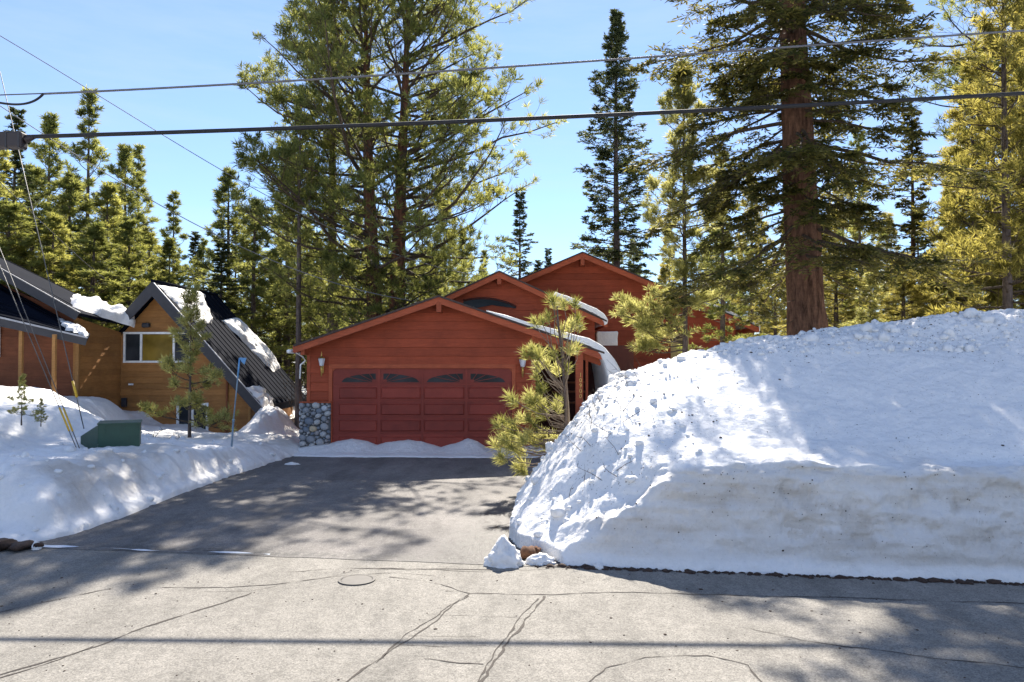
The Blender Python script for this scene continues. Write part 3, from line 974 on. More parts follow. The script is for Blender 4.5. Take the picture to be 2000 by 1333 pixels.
# door surround
for c, s in (((door_l - .05, DG - .03, door_t / 2), (.10, .06, door_t)), ((door_r + .05, DG - .03, door_t / 2), (.10, .06, door_t)),
             (((door_l + door_r) / 2, DG - .033, door_t + .06), (door_r - door_l + .2, .066, .12))):
    box("door_trim", c, s, M_trim, house, bevel=.008)
for sx in (-1, 1):   # clipped upper corners of the opening
    xc = door_l if sx < 0 else door_r
    prism("door_corner", [(xc, DG - .05, door_t), (xc - sx * .10, DG - .05, door_t), (xc, DG - .05, door_t - .10)], (0, .05, 0), M_trim, house)
# the garage door: sections with raised panels, fan windows in the top one
gd = box("garage_door", ((door_l + door_r) / 2, DG - .004, door_t / 2 - .05), (door_r - door_l, .008, door_t + .1), M_redd, house)
gd_l = Vector(gd.location)
cols = [(663, 737), (745, 822), (829, 907), (915, 990)]
rows = [(gz(757), gz(779)), (gz(789), gz(811)), (gz(821), gz(843)), (gz(853), gz(876))]
yd_ = DG - .008


def raised(name, x0, x1, z0, z1, mat, parent, y, dep=.012, bev=.02):
    V = [(x0, y, z0), (x1, y, z0), (x1, y, z1), (x0, y, z1), (x0 + bev, y - dep, z0 + bev), (x1 - bev, y - dep, z0 + bev), (x1 - bev, y - dep, z1 - bev), (x0 + bev, y - dep, z1 - bev)]
    V = [Vector(v) - gd_l for v in V]
    Fc = [[4, 5, 6, 7], [0, 1, 5, 4], [1, 2, 6, 5], [2, 3, 7, 6], [3, 0, 4, 7]]
    return obj(name, pymesh(name, V, Fc, mat), parent)


secz = [door_t, gz(752), gz(784), gz(816), gz(848), -.05]
for z1, z0 in zip(secz[:-1], secz[1:]):      # door sections stand a little proud, grooves between
    box("door_section", (0, -.009, (z0 + z1) / 2 - gd_l.z), (door_r - door_l - .02, .010, z1 - z0 - .026), M_redd, gd, bevel=.004)
for c0, c1 in cols:
    for z1, z0 in rows:
        raised("door_panel", gx(c0), gx(c1), z0, z1, M_redd, gd, DG - .0185, .034, .030)
# stiles between the columns
for k in range(3):
    xm = (gx(cols[k][1]) + gx(cols[k + 1][0])) / 2
    box("door_stile", (xm - gd_l.x, -.018, 0), (.05, .022, door_t + .06), M_redd, gd)
zb, ztop = gz(747), gz(729.5)
for k, (c0, c1) in enumerate(cols):
    xa, xb = gx(c0) + .06, gx(c1) - .04
    rising = (k % 2 == 0)
    pts = []
    m = 14
    for q in range(m + 1):
        t = q / m                                     # 0 at the tall inner end, 1 at the pointed outer end
        zz = zb + (ztop - zb) * math.sqrt(max(0.0, 1 - t ** 1.9)) * .97
        x = (xb - t * (xb - xa)) if rising else (xa + t * (xb - xa))
        pts.append((x, zz))
    xi = xb if rising else xa
    hub = (xi, zb - .01)
    outline = [(xi, zb)] + pts
    frz = [Vector((u, DG - .0165, z)) - gd_l for u, z in outline]
    pane = prism("window_pane", frz, (0, -.006, 0), M_glass, gd)
    for t in (0.0, .30, .62):                        # sunburst bars
        q = int(t * m)
        tgt = pts[q] if t > 0 else pts[0]
        ang = [0.95, 0.48, 0.20][(0.0, .30, .62).index(t)]
        ex = xi + (-1 if rising else 1) * 2.0 * math.cos(ang)
        ez = hub[1] + 2.0 * math.sin(ang)
        # cut the ray where it leaves the fan
        best = None
        for s_ in np.linspace(.02, 1, 200):
            x = hub[0] + (ex - hub[0]) * s_; z = hub[1] + (ez - hub[1]) * s_
            tt_ = abs(x - xi) / (xb - xa)
            if tt_ > 1 or z > zb + (ztop - zb) * math.sqrt(max(0, 1 - tt_ ** 1.9)):
                break
            best = (x, z)
        if best:
            a = Vector((hub[0], DG - .026, hub[1])) - gd_l; b = Vector((best[0], DG - .026, best[1])) - gd_l
            beam("window_bar", a, b, .022, .012, M_redd, gd)
    box("window_hub", (xi - gd_l.x - (.045 if rising else -.045), -.0245, zb + .035 - gd_l.z), (.09, .016, .08), M_redd, gd)

# stone pier
pw = box("stone_pier", ((gx(590) + pier_r) / 2, DG - .02, pier_t / 2 - .1), (pier_r - gx(590), .22, pier_t + .2), M_mortar, house)
pl = Vector(pw.location)
st_meshes = []
for k, m in enumerate(STONES):
    g2 = np.random.default_rng(40 + k)
    V0, F0 = ICO1
    dv = 1 + .10 * np.sin(V0 @ (g2.normal(size=3) * 2.0) + k)
    st_meshes.append(npmesh("stone", V0 * dv[:, None], F0, m, True))
xs0, xs1, zs1 = gx(590), pier_r, pier_t
placed = []
gs = random.Random(5)
target = [(gx(615), gz(837), .105, 4), (gx(637), gz(797), .095, 6), (gx(607), gz(822), .125, 2), (gx(637), gz(833), .12, 1), (gx(625), gz(812), .085, 3), (gx(611), gz(857), .125, 0)]
for tx, tz, r, k in target:
    placed.append((tx, tz, r, k))
for r0, n in ((.105, 400), (.08, 600), (.055, 900), (.035, 900)):
    for _ in range(n):
        x, z, r = gs.uniform(xs0 + .02, xs1 - .02), gs.uniform(.02, zs1 - .02), r0 * gs.uniform(.8, 1.15)
        if x - r * .9 < xs0 - .03 or x + r * .9 > xs1 + .012 or z + r * .75 > zs1 + .01:
            continue
        if all(math.hypot(x - a, (z - b) * 1.15) > (r + c) * .93 for a, b, c, _ in placed):
            placed.append((x, z, r, gs.choice([0, 0, 1, 1, 2, 3, 3, 5])))
for x, z, r, k in placed:
    o = obj("stone", st_meshes[k], pw)
    o.location = Vector((x, DG - .135, z)) - pl
    o.scale = (r * gs.uniform(.98, 1.1), .055 + r * .25, r * gs.uniform(.78, .95))
    o.rotation_euler = (0, gs.uniform(-.5, .5), 0)
for z in np.arange(.08, zs1 - .05, .165):            # stones on the pier's side
    for yy in (DG - .06, DG + .02):
        o = obj("stone", st_meshes[gs.choice([0, 1, 3, 5])], pw)
        o.location = Vector((xs0 - .012, yy, z + gs.uniform(-.02, .02))) - pl
        o.scale = (.045, .06, .075)
box("pier_cap", ((xs0 + xs1) / 2, DG - .03, zs1 + .018), (xs1 - xs0 + .05, .28, .036), M_trim, house)


def wall_lantern(px, py, parent):
    c = W(px, py, DG - .17)
    base = Vector((c.x, DG - .045, c.z - .10))
    b = box("lantern_bracket", base, (.055, .05, .30), M_brass, parent, bevel=.01)
    prof = [(-.10, .020), (-.09, .055), (.0, .075), (.10, .095), (.115, .085)]
    V, Fc = [], []
    n = 6
    for z, r in prof:
        for q in range(n):
            a = 2 * math.pi * q / n
            V.append((r * math.cos(a), r * math.sin(a), z))
    for k in range(len(prof) - 1):
        for q in range(n):
            Fc.append([k * n + q, k * n + (q + 1) % n, (k + 1) * n + (q + 1) % n, (k + 1) * n + q])
    Fc.append(list(range(n))[::-1])
    sh = obj("lantern_shade", pymesh("lantern_shade", V, Fc, M_lglass), parent)
    sh.location = (c.x, c.y, c.z + .05)
    prof = [(.115, .10), (.15, .06), (.175, .018), (.22, .016), (.30, .005)]
    V, Fc = [], []
    for z, r in prof:
        for q in range(n):
            a = 2 * math.pi * q / n
            V.append((r * math.cos(a), r * math.sin(a), z))
    for k in range(len(prof) - 1):
        for q in range(n):
            Fc.append([k * n + q, k * n + (q + 1) % n, (k + 1) * n + (q + 1) % n, (k + 1) * n + q])
    cp = obj("lantern_cap", pymesh("lantern_cap", V, Fc, M_brass), parent)
    cp.location = (c.x, c.y, c.z + .05)
    tube("lantern_arm", [(c.x, DG - .05, c.z - .16), (c.x, DG - .12, c.z - .18), (c.x, c.y, c.z - .13), (c.x, c.y, c.z - .05)], .014, M_brass, parent)
    tube("lantern_tail", [(c.x, c.y, c.z - .06), (c.x, c.y, c.z - .15), (c.x, c.y + .01, c.z - .33)], [.042, .024, .018], M_brass, parent)


wall_lantern(628, 712, house)
wall_lantern(1021, 714, house)

# garage roof
xre = gx(1180, 20.8)
gable_roof(house, gx(575, 20.8), roofz(gx(575, 20.8)), xp, zp, xre, roofz(xre), 20.8, 27.2, th, M_shing, M_trim, .20)
box("ridge_block", (xp, 20.98, zp - .33), (.13, .46, .27), M_trim, house, bevel=.006)
beam("outrigger", (gx(600), 20.82, roofz(gx(600)) - .27), (gx(600), 21.3, roofz(gx(600)) - .27), .11, .16, M_trim, house)
tube("gutter", [(gx(576) - .02, 20.75, roofz(gx(575, 20.8)) - .18), (gx(576) - .02, 27, roofz(gx(575, 20.8)) - .16)], .055, M_white, house)
tube("downspout", [(gx(585), 21.0, gz(690)), (gx(594), 21.15, gz(697)), (gx(598), 21.2, gz(705)), (gx(589), 21.2, gz(713)), (gx(588), 21.2, gz(740))], .022, M_white, house)
# entry recess on the right of the garage
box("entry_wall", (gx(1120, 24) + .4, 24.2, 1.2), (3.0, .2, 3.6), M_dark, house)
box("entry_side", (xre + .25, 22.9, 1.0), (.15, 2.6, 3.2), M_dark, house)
for (pxa, D, w) in ((1131, 20.95, .2), (1146, 21.3, .07)):
    x = gx(pxa, D)
    box("porch_post", (x, D, 1.25), (w, w, 2 * (roofz(x) - th - .05 - 1.25)), M_trim, house, bevel=.006)
beam("porch_beam", (xr_, 21.3, roofz(xr_) - th - .16), (xre - .02, 21.3, roofz(xre) - th - .16), .14, .24, M_trim, house)
for k, z in enumerate((gz(786, 23.3), gz(765, 23.6), gz(747, 23.9))):
    box("step_board", (gx(1112, 23.3), 23.2 + .28 * k, z), (1.0, .28, .05), M_brownd, house)
for k, ch in enumerate("10900"):
    cu = bpy.data.curves.new("digit", 'FONT'); cu.body = ch; cu.size = .155; cu.align_x = 'CENTER'; cu.align_y = 'CENTER'
    cu.extrude = .006
    tmp = bpy.data.objects.new("digit", cu); COL.objects.link(tmp)
    dg = bpy.context.evaluated_depsgraph_get(); dg.update()
    me = bpy.data.meshes.new_from_object(tmp.evaluated_get(dg))
    bpy.data.objects.remove(tmp)
    me.materials.clear(); me.materials.append(M_num)
    o = obj("digit", me, house)
    o.location = W(1134, 733 + 10.4 * k, 20.95 - .108)
    o.rotation_euler = (R(90), 0, 0)

# middle gable
DM = 26.0
mx, mz = gx(975, DM), gz(529, DM)
msl = .465
mr = lambda x: mz - abs(x - mx) * msl
mxl, mxr = mx - 3.75, gx(1185, DM)
mw = lambda x: mr(x) - .13
a, b = mx - 3.5, mxr - .35
wall2 = prism("wall", [(a, 26.5, 0), (b, 26.5, 0), (b, 26.5, mw(b)), (mx, 26.5, mw(mx)), (a, 26.5, mw(a))], (0, 5, 0), M_red, house)
siding(wall2, [(a, 0), (b, 0), (b, mw(b)), (mx, mw(mx)), (a, mw(a))], (0, 26.5, 0), (1, 0, 0), (0, -1, 0), 2.0, 5.6, .25, M_red, holes=[(gx(905, 26.5), gx(1006, 26.5), gz(606, 26.5), gz(586, 26.5))])
gable_roof(house, mxl, mr(mxl), mx, mz, mxr, mr(mxr), DM, 31.0, .11, M_shing, M_trim, .21)
box("ridge_block", (mx, 26.22, mz - .34), (.14, .5, .26), M_trim, house, bevel=.006)
beam("outrigger", (gx(1137, 26.0), 26.02, gz(625, 26)), (gx(1137, 26.0), 26.5, gz(625, 26)), .16, .3, M_trim, house)
# arched window behind the garage ridge
aw = [(gx(905, 26.47), gz(607, 26.47))]
for q in range(13):
    t = q / 12
    pxx = 905 + (1008 - 905) * t
    aw.append((gx(pxx, 26.47), gz(600 - 17 * math.sin(math.pi * min(1, .22 + t * .78)) ** .8 + (0 if t < .99 else 0), 26.47)))
aw.append((gx(1008, 26.47), gz(603, 26.47))); aw.append((gx(960, 26.47), gz(596.5, 26.47)))
prism("arched_window", [Vector((u, 26.472, z)) for u, z in aw], (0, -.03, 0), M_glass, house)
tube("arch_trim", [(u, 26.44, z) for u, z in aw[1:14]], .035, M_dark, house)

# rear gable
DR = 31.0
rx, rz = gx(1138, DR), gz(492, DR)
rsl = .425
rr_ = lambda x: rz - abs(x - rx) * rsl
rxl, rxr = rx - 6.9, gx(1481, DR)
rw = lambda x: rr_(x) - .14
a, b = rx - 6.3, rxr - .75
wall3 = prism("wall", [(a, 31.6, 0), (b, 31.6, 0), (b, 31.6, rw(b)), (rx, 31.6, rw(rx)), (a, 31.6, rw(a))], (0, 8, 0), M_red, house)
siding(wall3, [(a, 0), (b, 0), (b, rw(b)), (rx, rw(rx)), (a, rw(a))], (0, 31.6, 0), (1, 0, 0), (0, -1, 0), 2.2, 7.0, .26, M_red,
       holes=[(gx(1310, 31.6), gx(1345, 31.6), 1.5, gz(652, 31.6))])
gable_roof(house, rxl, rr_(rxl), rx, rz, rxr, rr_(rxr), DR, 39.8, .13, M_shing, M_trim, .24)
box("ridge_block", (rx, 31.25, rz - .40), (.16, .6, .3), M_trim, house, bevel=.006)
d3 = box("side_door", (gx(1327.5, 31.58), 31.57, (1.5 + gz(652, 31.6)) / 2), (gx(1345, 31.6) - gx(1310, 31.6), .06, gz(652, 31.6) - 1.5), M_tan, house)
adopt(house)


# roof snow slabs (each lies on its roof, a thing of its own)
def snow_slab(name, prof_top, prof_bot, y0, y1, label, seed=1, ny=40, amp=.03, fade=0.0):
    """cross-section in (x, z) between two polylines, swept along Y"""
    T = np.array(prof_top, float); B = np.array(prof_bot, float)

    def resamp(P, n):
        s = np.r_[0, np.cumsum(np.linalg.norm(np.diff(P, axis=0), axis=1))]
        q = np.linspace(0, s[-1], n)
        return np.stack([np.interp(q, s, P[:, 0]), np.interp(q, s, P[:, 1])], 1)
    m = 46
    Tt, Bb = resamp(T, m), resamp(B, m)
    ring = np.concatenate([Tt, Bb[::-1]])
    ys = np.linspace(y0, y1, ny)
    n = len(ring)
    V = np.zeros((ny, n, 3))
    for k, y in enumerate(ys):
        s = np.arange(n)
        nz = fbm(s * .16, np.full(n, y * 1.3 + seed), seed, 4)
        V[k, :, 0] = ring[:, 0] + amp * nz * np.r_[np.linspace(.1, 1.4, m), np.linspace(1.4, .0, m)]
        V[k, :, 1] = y
        V[k, :, 2] = ring[:, 1] + amp * np.where(s < m, fbm(s * .2 + 5, np.full(n, y * 1.1), seed + 4, 4), np.r_[np.zeros(m), np.linspace(1, 0, m)] * 2.2 * fbm(s * .8, np.full(n, y * 5), seed + 9, 3))
    # rounded front: shrink the first rings towards the mid line
    for k, sh in ((0, .20), (1, .06), (2, .02)):
        midl = .5 * (V[k, :m] + V[k, m:][::-1])
        V[k, :m] = V[k, :m] * (1 - sh) + midl * sh
        V[k, m:] = V[k, m:] * (1 - sh) + midl[::-1] * sh
    V[0, :, 1] -= 0.0; V[1, :, 1] = y0 + .03; V[2, :, 1] = y0 + .09
    i = (np.arange(ny - 1)[:, None] * n + np.arange(n)[None, :]); j = (np.arange(ny - 1)[:, None] * n + (np.arange(n)[None, :] + 1) % n)
    F = np.stack([i, j, j + n, i + n], -1).reshape(-1, 4)
    F2 = np.array([[k, k + 1, n - 2 - k, n - 1 - k][::-1] for k in range(m - 1)]) + ny * n
    cap = V[0].copy()
    me = npmesh(name, np.concatenate([V.reshape(-1, 3), cap]), [F[:, ::-1], F2], M_snow, True)
    return obj(name, me, label=label, cat="roof snow")


D0 = 20.72
top = [W(p[0], p[1], D0) for p in [(950, 607), (1000, 620), (1050, 634), (1100, 647), (1150, 660), (1180, 678), (1204, 706), (1218, 733), (1225, 760), (1226, 800), (1224, 850)]]
bot = [W(p[0], p[1], D0) for p in [(950, 609.5), (1000, 627), (1050, 643.5), (1100, 661), (1150, 677), (1172, 690), (1180, 712), (1186, 740), (1189, 765), (1190, 800), (1192, 850)]]
snow_slab("roof_snow", [(v.x, v.z) for v in top], [(v.x, v.z) for v in bot], D0, 26.0, "thick snow slab curling over the garage roof's eave above the house number", 3)
top = [W(p[0], p[1], 25.93) for p in [(1085, 571), (1110, 578), (1140, 592), (1165, 603), (1180, 613), (1187, 624), (1186, 633)]]
bot = [W(p[0], p[1], 25.93) for p in [(1085, 579), (1110, 590), (1140, 604), (1165, 616), (1174, 621), (1178, 628), (1180, 634)]]
snow_slab("roof_snow", [(v.x, v.z) for v in top], [(v.x, v.z) for v in bot], 25.93, 30.5, "thin snow strip on the eave end of the middle red gable", 5, amp=.02)
top = [(x, rr_(x) + .03 + .10 * min(1, (x - gx(1300, DR)) / 2)) for x in np.linspace(gx(1300, DR), rxr, 12)] + [(rxr + .10, rr_(rxr) - .02), (rxr + .07, rr_(rxr) - .2)]
bot = [(x, rr_(x) + .004) for x in np.linspace(gx(1300, DR), rxr, 12)] + [(rxr + .04, rr_(rxr) - .05), (rxr + .045, rr_(rxr) - .2)]
snow_slab("roof_snow", top, bot, DR - .02, 39, "thin white snow line along the rear red gable's lower roof edge", 7, amp=.02)
# snow piled on the low roof between garage and rear wing
o = box("roof_snow", (gx(1186, 28.6), 29.2, gz(690, 28.6)), (.80, 1.2, 1.6), M_snow, None, bevel=.05, label="blocky white snow pile against the rear red wall beside the garage roof", cat="roof snow")
md = o.modifiers.new("Sub", 'SUBSURF'); md.levels = 3; md.render_levels = 3; md.subdivision_type = 'SIMPLE'
tx = bpy.data.textures.new("snowtex", 'CLOUDS'); tx.noise_scale = .3
dm = o.modifiers.new("Disp", 'DISPLACE'); dm.texture = tx; dm.strength = .08

# ------------------------------------------------------------------ the brown cabin
cab = empty("brown_cabin", (gx(297, 26), 26, 0), label="honey brown wooden cabin with a steep dark metal gable roof", cat="cabin")
DC = 26.0
cx, cz = gx(297, 25.5), gz(550, 25.5)
csl = 1.13
cr = lambda x: cz - abs(x - cx) * csl
wl_, wr = gx(232, DC), gx(490, DC)
cw = lambda x: cr(x) - .34
wpoly = [(wl_, -.5), (wr, -.5), (wr, cw(wr)), (cx, cw(cx)), (wl_, cw(wl_))]
cwall = prism("wall", [(u, DC, z) for u, z in wpoly], (0, 5.0, 0), M_brown, cab)
win = (gx(242), gx(372))
wx0, wx1, wz0, wz1 = gx(242, DC), gx(375, DC), gz(709, DC), gz(649, DC)
lx0, lx1, lz0, lz1 = gx(347, DC), gx(409, DC), gz(849, DC), gz(787, DC)
siding(cwall, wpoly, (0, DC, 0), (1, 0, 0), (0, -1, 0), -.5, 5.0, .205, M_brown, holes=[(wx0, wx1, wz0, wz1), (lx0, lx1, lz0, lz1)], lap=(.005, .028))
box("corner_board", (wr - .03, DC - .025, .3), (.09, .05, 2 * (cw(wr) - .3)), M_post, cab)
# roof slabs, fascias
re_ = gx(513, 25.5)
le_ = gx(238, 25.5)
for xa, th_ in ((re_, .16), (le_, .16)):
    sg = 1 if xa > cx else -1
    prism("roof", [(cx + sg * .002, 25.5, cz), (xa, 25.5, cr(xa)), (xa, 25.5, cr(xa) - th_ * 1.5), (cx + sg * .002, 25.5, cz - th_ * 1.5)], (0, 5.6, 0), M_metal, cab)
    prism("rake_board", [(cx + sg * .002, 25.44, cz - .02), (xa - sg * .01, 25.44, cr(xa - sg * .01) - .02), (xa - sg * .20, 25.44, cr(xa - sg * .01) - .24), (cx + sg * .002, 25.44, cz - .50)], (0, .056, 0), M_fascia, cab)
    nrm = Vector((sg * csl, 0, 1)).normalized()
    for yy in (np.arange(25.52, 31.0, .45) if sg > 0 else ()):        # standing seams down the slope
        a = Vector((cx + sg * .05, yy, cr(cx + sg * .05))) + nrm * .012; b = Vector((xa, yy, cr(xa))) + nrm * .008
        beam("roof_seam", a, b, .02, .022, M_metal, cab)
    # bright drip edge along the rake
    beam("drip_edge", Vector((cx + sg * .03, 25.47, cr(cx + sg * .03) - .005)), Vector((xa, 25.47, cr(xa) - .005)), .05, .03, mk_plain("drip_metal", (.30, .30, .32), .4, .5) if sg > 0 else M_fascia, cab)
prism("sun_block_slab", [(le_ + .01, 26.12, cr(le_) - .03), (le_ - 1.0, 26.12, cr(le_) - 1.13), (le_ - 1.0, 26.12, cr(le_) - 1.27), (le_ + .01, 26.12, cr(le_) - .20)], (0, 4.9, 0), M_metal, cab)  # added slab that stops sun leaking onto the wing's side wall
tube("ridge_cap", [(cx, 25.45, cz + .01), (cx, 31, cz + .01)], .06, M_metal, cab)


def window(parent, x0, x1, z0, z1, y, splits, mats, fw=.07):
    w = empty("window", (0, 0, 0), parent=parent)
    box("frame", ((x0 + x1) / 2, y - .03, z1 - fw / 2), (x1 - x0, .07, fw), M_white, w)
    box("frame", ((x0 + x1) / 2, y - .03, z0 + fw / 2), (x1 - x0, .07, fw), M_white, w)
    xs = [x0 + fw / 2] + [x0 + s * (x1 - x0) for s in splits] + [x1 - fw / 2]
    for x in xs:
        box("frame", (x, y - .028, (z0 + z1) / 2), (fw, .064, z1 - z0 - 2 * fw), M_white, w)
    for k in range(len(xs) - 1):
        box("pane", ((xs[k] + xs[k + 1]) / 2, y - .012, (z0 + z1) / 2), (xs[k + 1] - xs[k] - fw, .012, z1 - z0 - 2 * fw), mats[k % len(mats)], w)
    return w


window(cab, wx0, wx1, wz0, wz1, DC, (.26, .74), (M_glass, M_gold, M_glass))
window(cab, lx0, lx1, lz0, lz1, DC, (.5,), (M_glass, M_glass), .08)
box("vent_hood", (gx(287, DC), DC - .09, gz(636, DC)), (.26, .18, .16), M_fascia, cab, bevel=.05)
box("meter_box", (gx(246, DC), DC - .08, gz(786, DC)), (.16, .14, .3), M_fascia, cab, bevel=.02)
box("wall_vent", (gx(258, DC), DC - .06, gz(751, DC)), (.15, .08, .06), M_white, cab, bevel=.01)
box("hose_box", (gx(438, DC), DC - .05, gz(834, DC)), (.14, .08, .2), M_brownd, cab)
beam("corner_pipe", (gx(445, DC), DC - .06, -.2), (gx(445, DC), DC - .06, cw(gx(445, DC)) - .05), .06, .05, M_brownd, cab)
# side wing: wall that faces the driveway
A, B = W(152, 700, 23.6), W(236, 700, 26.0)
U = Vector((B.x - A.x, B.y - A.y, 0)); Lw = U.length; U.normalize()
Nn = Vector((U.y, -U.x, 0))
zt0, zt1 = W(152, 622, 23.6).z, W(236, 650, 26.0).z
sp = [(0, .4), (Lw, .0), (Lw, zt1), (0, zt0)]
swall = prism("wall", [Vector((A.x, A.y, 0)) + U * u + Vector((0, 0, z)) for u, z in sp], -Nn * .15, M_brown, cab)
siding(swall, sp, (A.x, A.y, 0), U, Nn, 0, 4.2, .205, M_brown, lap=(.006, .020))
box("corner_board", (A.x + .01, A.y - .02, 1.9), (.1, .1, 3.6), M_post, cab)
# front wall of the wing, behind the porch
C0 = W(-120, 700, 23.7); C1 = Vector((A.x - .04, 23.66, 0))
fz0, fz1 = W(-120, 505, 23.7).z, W(152, 620, 23.6).z
fp = [(0, .4), (C1.x - C0.x, .4), (C1.x - C0.x, fz1), (0, fz0)]
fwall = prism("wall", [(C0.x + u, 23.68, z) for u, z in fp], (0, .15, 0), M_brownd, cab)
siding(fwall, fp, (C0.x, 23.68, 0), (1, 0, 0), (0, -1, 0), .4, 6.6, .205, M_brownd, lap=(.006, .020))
window(cab, W(-60, 0, 23.6).x, W(9, 0, 23.6).x, W(0, 698, 23.6).z, W(0, 628, 23.6).z, 23.65, (.5,), (M_gold, M_gold), .06)


def roof_quad(name, F1, F2, B2, B1, th, nr):
    F1, F2, B1, B2 = map(Vector, (F1, F2, B1, B2))
    up = (F2 - F1).cross(B1 - F1).normalized()
    if up.z < 0:
        up = -up
    V = [F1, F2, B2, B1] + [v - up * th for v in (F1, F2, B2, B1)]
    r = obj(name, pymesh(name, V, [[0, 1, 2, 3], [7, 6, 5, 4], [4, 5, 1, 0], [5, 6, 2, 1], [6, 7, 3, 2], [7, 4, 0, 3]], M_metal), cab)
    for k in range(nr):
        t = (k + .3) / nr
        beam("roof_seam", F1.lerp(B1, t) + up * .014, F1.lerp(B1, t).lerp(F2.lerp(B2, t), .9) + up * .014, .028, .034, M_metal, cab)
    beam("rake_board", F1 - up * (th + .02) + Vector((0, -.03, 0)), F2 - up * (th + .02) + Vector((0, -.03, 0)), .05, .26, M_fascia, cab)
    beam("drip_edge", F1 + Vector((0, -.02, .0)), F2 + Vector((0, -.02, .0)), .04, .05, bpy.data.materials["drip_metal"], cab)
    return up


UP1 = roof_quad("roof", W(-140, 446, 22.6), W(157, 612, 23.2), W(283, 640, 27.6), W(-140, 434, 28.0), .10, 11)
UP2 = roof_quad("roof", W(-140, 588, 20.9), W(172, 660, 22.4), W(176, 652, 23.6), W(-140, 478, 23.6), .10, 8)
for pxx in (41, 106):
    p = W(pxx, 700, 21.9)
    box("porch_post", (p.x, p.y, 1.9), (.095, .095, 3.0 if pxx < 60 else 2.75), M_post, cab, bevel=.006)
beam("porch_beam", W(-140, 604, 21.5), W(160, 664, 22.5), .10, .18, M_fascia, cab)
adopt(cab)


def snow_patch(name, poly, up, th, label, seed, n=26):
    """rounded snow lying on a sloping quad; poly = 4 corners, two long edges 0-1 and 3-2"""
    P = [Vector(p) for p in poly]
    V = []
    for a in range(n):
        for b in range(n):
            u, v = a / (n - 1), b / (n - 1)
            base = P[0].lerp(P[1], u).lerp(P[3].lerp(P[2], u), v)
            e = (1 - (2 * u - 1) ** 4) * (1 - (2 * v - 1) ** 4)
            hh = th * max(0, e) ** .45 * (.75 + .7 * mnoise.fractal(Vector((u * 3.1 + seed, v * 3.1, seed)), .8, 2, 4))
            j = Vector((mnoise.noise(Vector((u * 5, v * 5, seed + 3))), mnoise.noise(Vector((u * 5, v * 5, seed + 7))), 0)) * .10
            V.append(base + up * max(.004, hh) + j)
    Fc = [[a * n + b, (a + 1) * n + b, (a + 1) * n + b + 1, a * n + b + 1] for a in range(n - 1) for b in range(n - 1)]
    o = obj(name, pymesh(name, V, Fc, M_snow, True), label=label, cat="roof snow")
    return o


snow_patch("roof_snow", [W(140, 600, 23.5), W(262, 641, 25.7), W(262, 630, 26.05), W(108, 576, 26.3)], UP1, .40, "rounded snow heap on the cabin's long dark roof", 2)
snow_patch("roof_snow", [W(128, 645, 22.4), W(170, 658, 22.5), W(172, 652, 23.5), W(110, 622, 23.5)], UP2, .16, "small snow patch at the tip of the cabin's porch roof", 4)
nr = Vector((csl, 0, 1)).normalized()
on = lambda x, y: Vector((x, y, cr(x)))
snow_patch("roof_snow", [on(cx + 1.0, 28.9), on(cx + 2.75, 29.6), on(cx + 2.6, 31.0), on(cx + .8, 31.0)], nr, .20, "snow strip along the back of the cabin's steep right roof slope", 6, 30)
snow_patch("roof_snow", [on(cx + .10, 25.6), on(cx + 1.25, 26.0), on(cx + 1.15, 27.6), on(cx + .05, 29.5)], nr, .20, "snow cap just right of the cabin gable's peak", 16, 26)
snow_patch("roof_snow", [on(re_ - .55, 25.5), on(re_ + .05, 25.5), on(re_ + .05, 26.6), on(re_ - .5, 26.6)], nr, .22, "snow lump hanging at the steep roof's lower eave", 8, 18)

# ------------------------------------------------------------------ roadside things
gb = empty("utility_box", W(225, 860, 15.6), label="dark green utility box half buried in the left snow bank", cat="utility box")
c = W(226, 862, 15.6)
a0, a1 = W(189, 829, 15.45), W(262, 832, 15.45)
l0 = Vector((a0.x - .36, 16.05, W(131, 850, 16.0).z))
zt = a0.z
fr = [(a0.x, 15.45, -.3), (a1.x, 15.45, -.3), (a1.x, 15.45, zt), (a0.x, 15.45, zt)]
prism("cabinet", fr, (0, .75, 0), M_green, gb)
V = [(a0.x - .002, 15.44, zt - .02), (a0.x - .002, 15.44, .2), (l0.x, 16.05, .2), (l0.x, 16.05, l0.z), (a0.x - .002, 16.2, zt - .02), (a0.x - .002, 16.2, .2)]
obj("hood", pymesh("hood", V, [[0, 3, 2, 1], [0, 4, 3], [3, 4, 5, 2], [1, 2, 5]], M_green), gb)
box("lid_edge", ((a0.x + a1.x) / 2, 15.82, zt + .012), (a1.x - a0.x + .04, .82, .024), M_green, gb)
box("hinge", (a0.x + .12, 15.44, zt - .12), (.03, .02, .10), M_green, gb)
adopt(gb)
gb.rotation_euler = (0, 0, R(24))

b0, b1 = W(450, 882, 18.5), W(468, 702, 18.5)
mp = empty("marker_pole", b0, label="tall thin grey marker pole with a blue top standing in the left snow", cat="marker pole")
tube("shaft", [b0 - Vector((0, 0, .3)), b0.lerp(b1, .33)], .024, M_pole, mp)
tube("shaft", [b0.lerp(b1, .32), b0.lerp(b1, .97)], .018, M_pole, mp)
tube("collar", [b0.lerp(b1, .31), b0.lerp(b1, .35)], .030, M_pole, mp)
tube("tip", [b0.lerp(b1, .80), b1 + Vector((0, 0, .03))], .021, M_blue, mp)
prism("flag", [b1 + Vector((0, -.02, .04)), b1 + Vector((.17, -.02, .03)), b1 + Vector((.12, -.02, -.13)), b1 + Vector((.05, -.02, -.06))], (0, .03, 0), M_blue, mp)
adopt(mp)


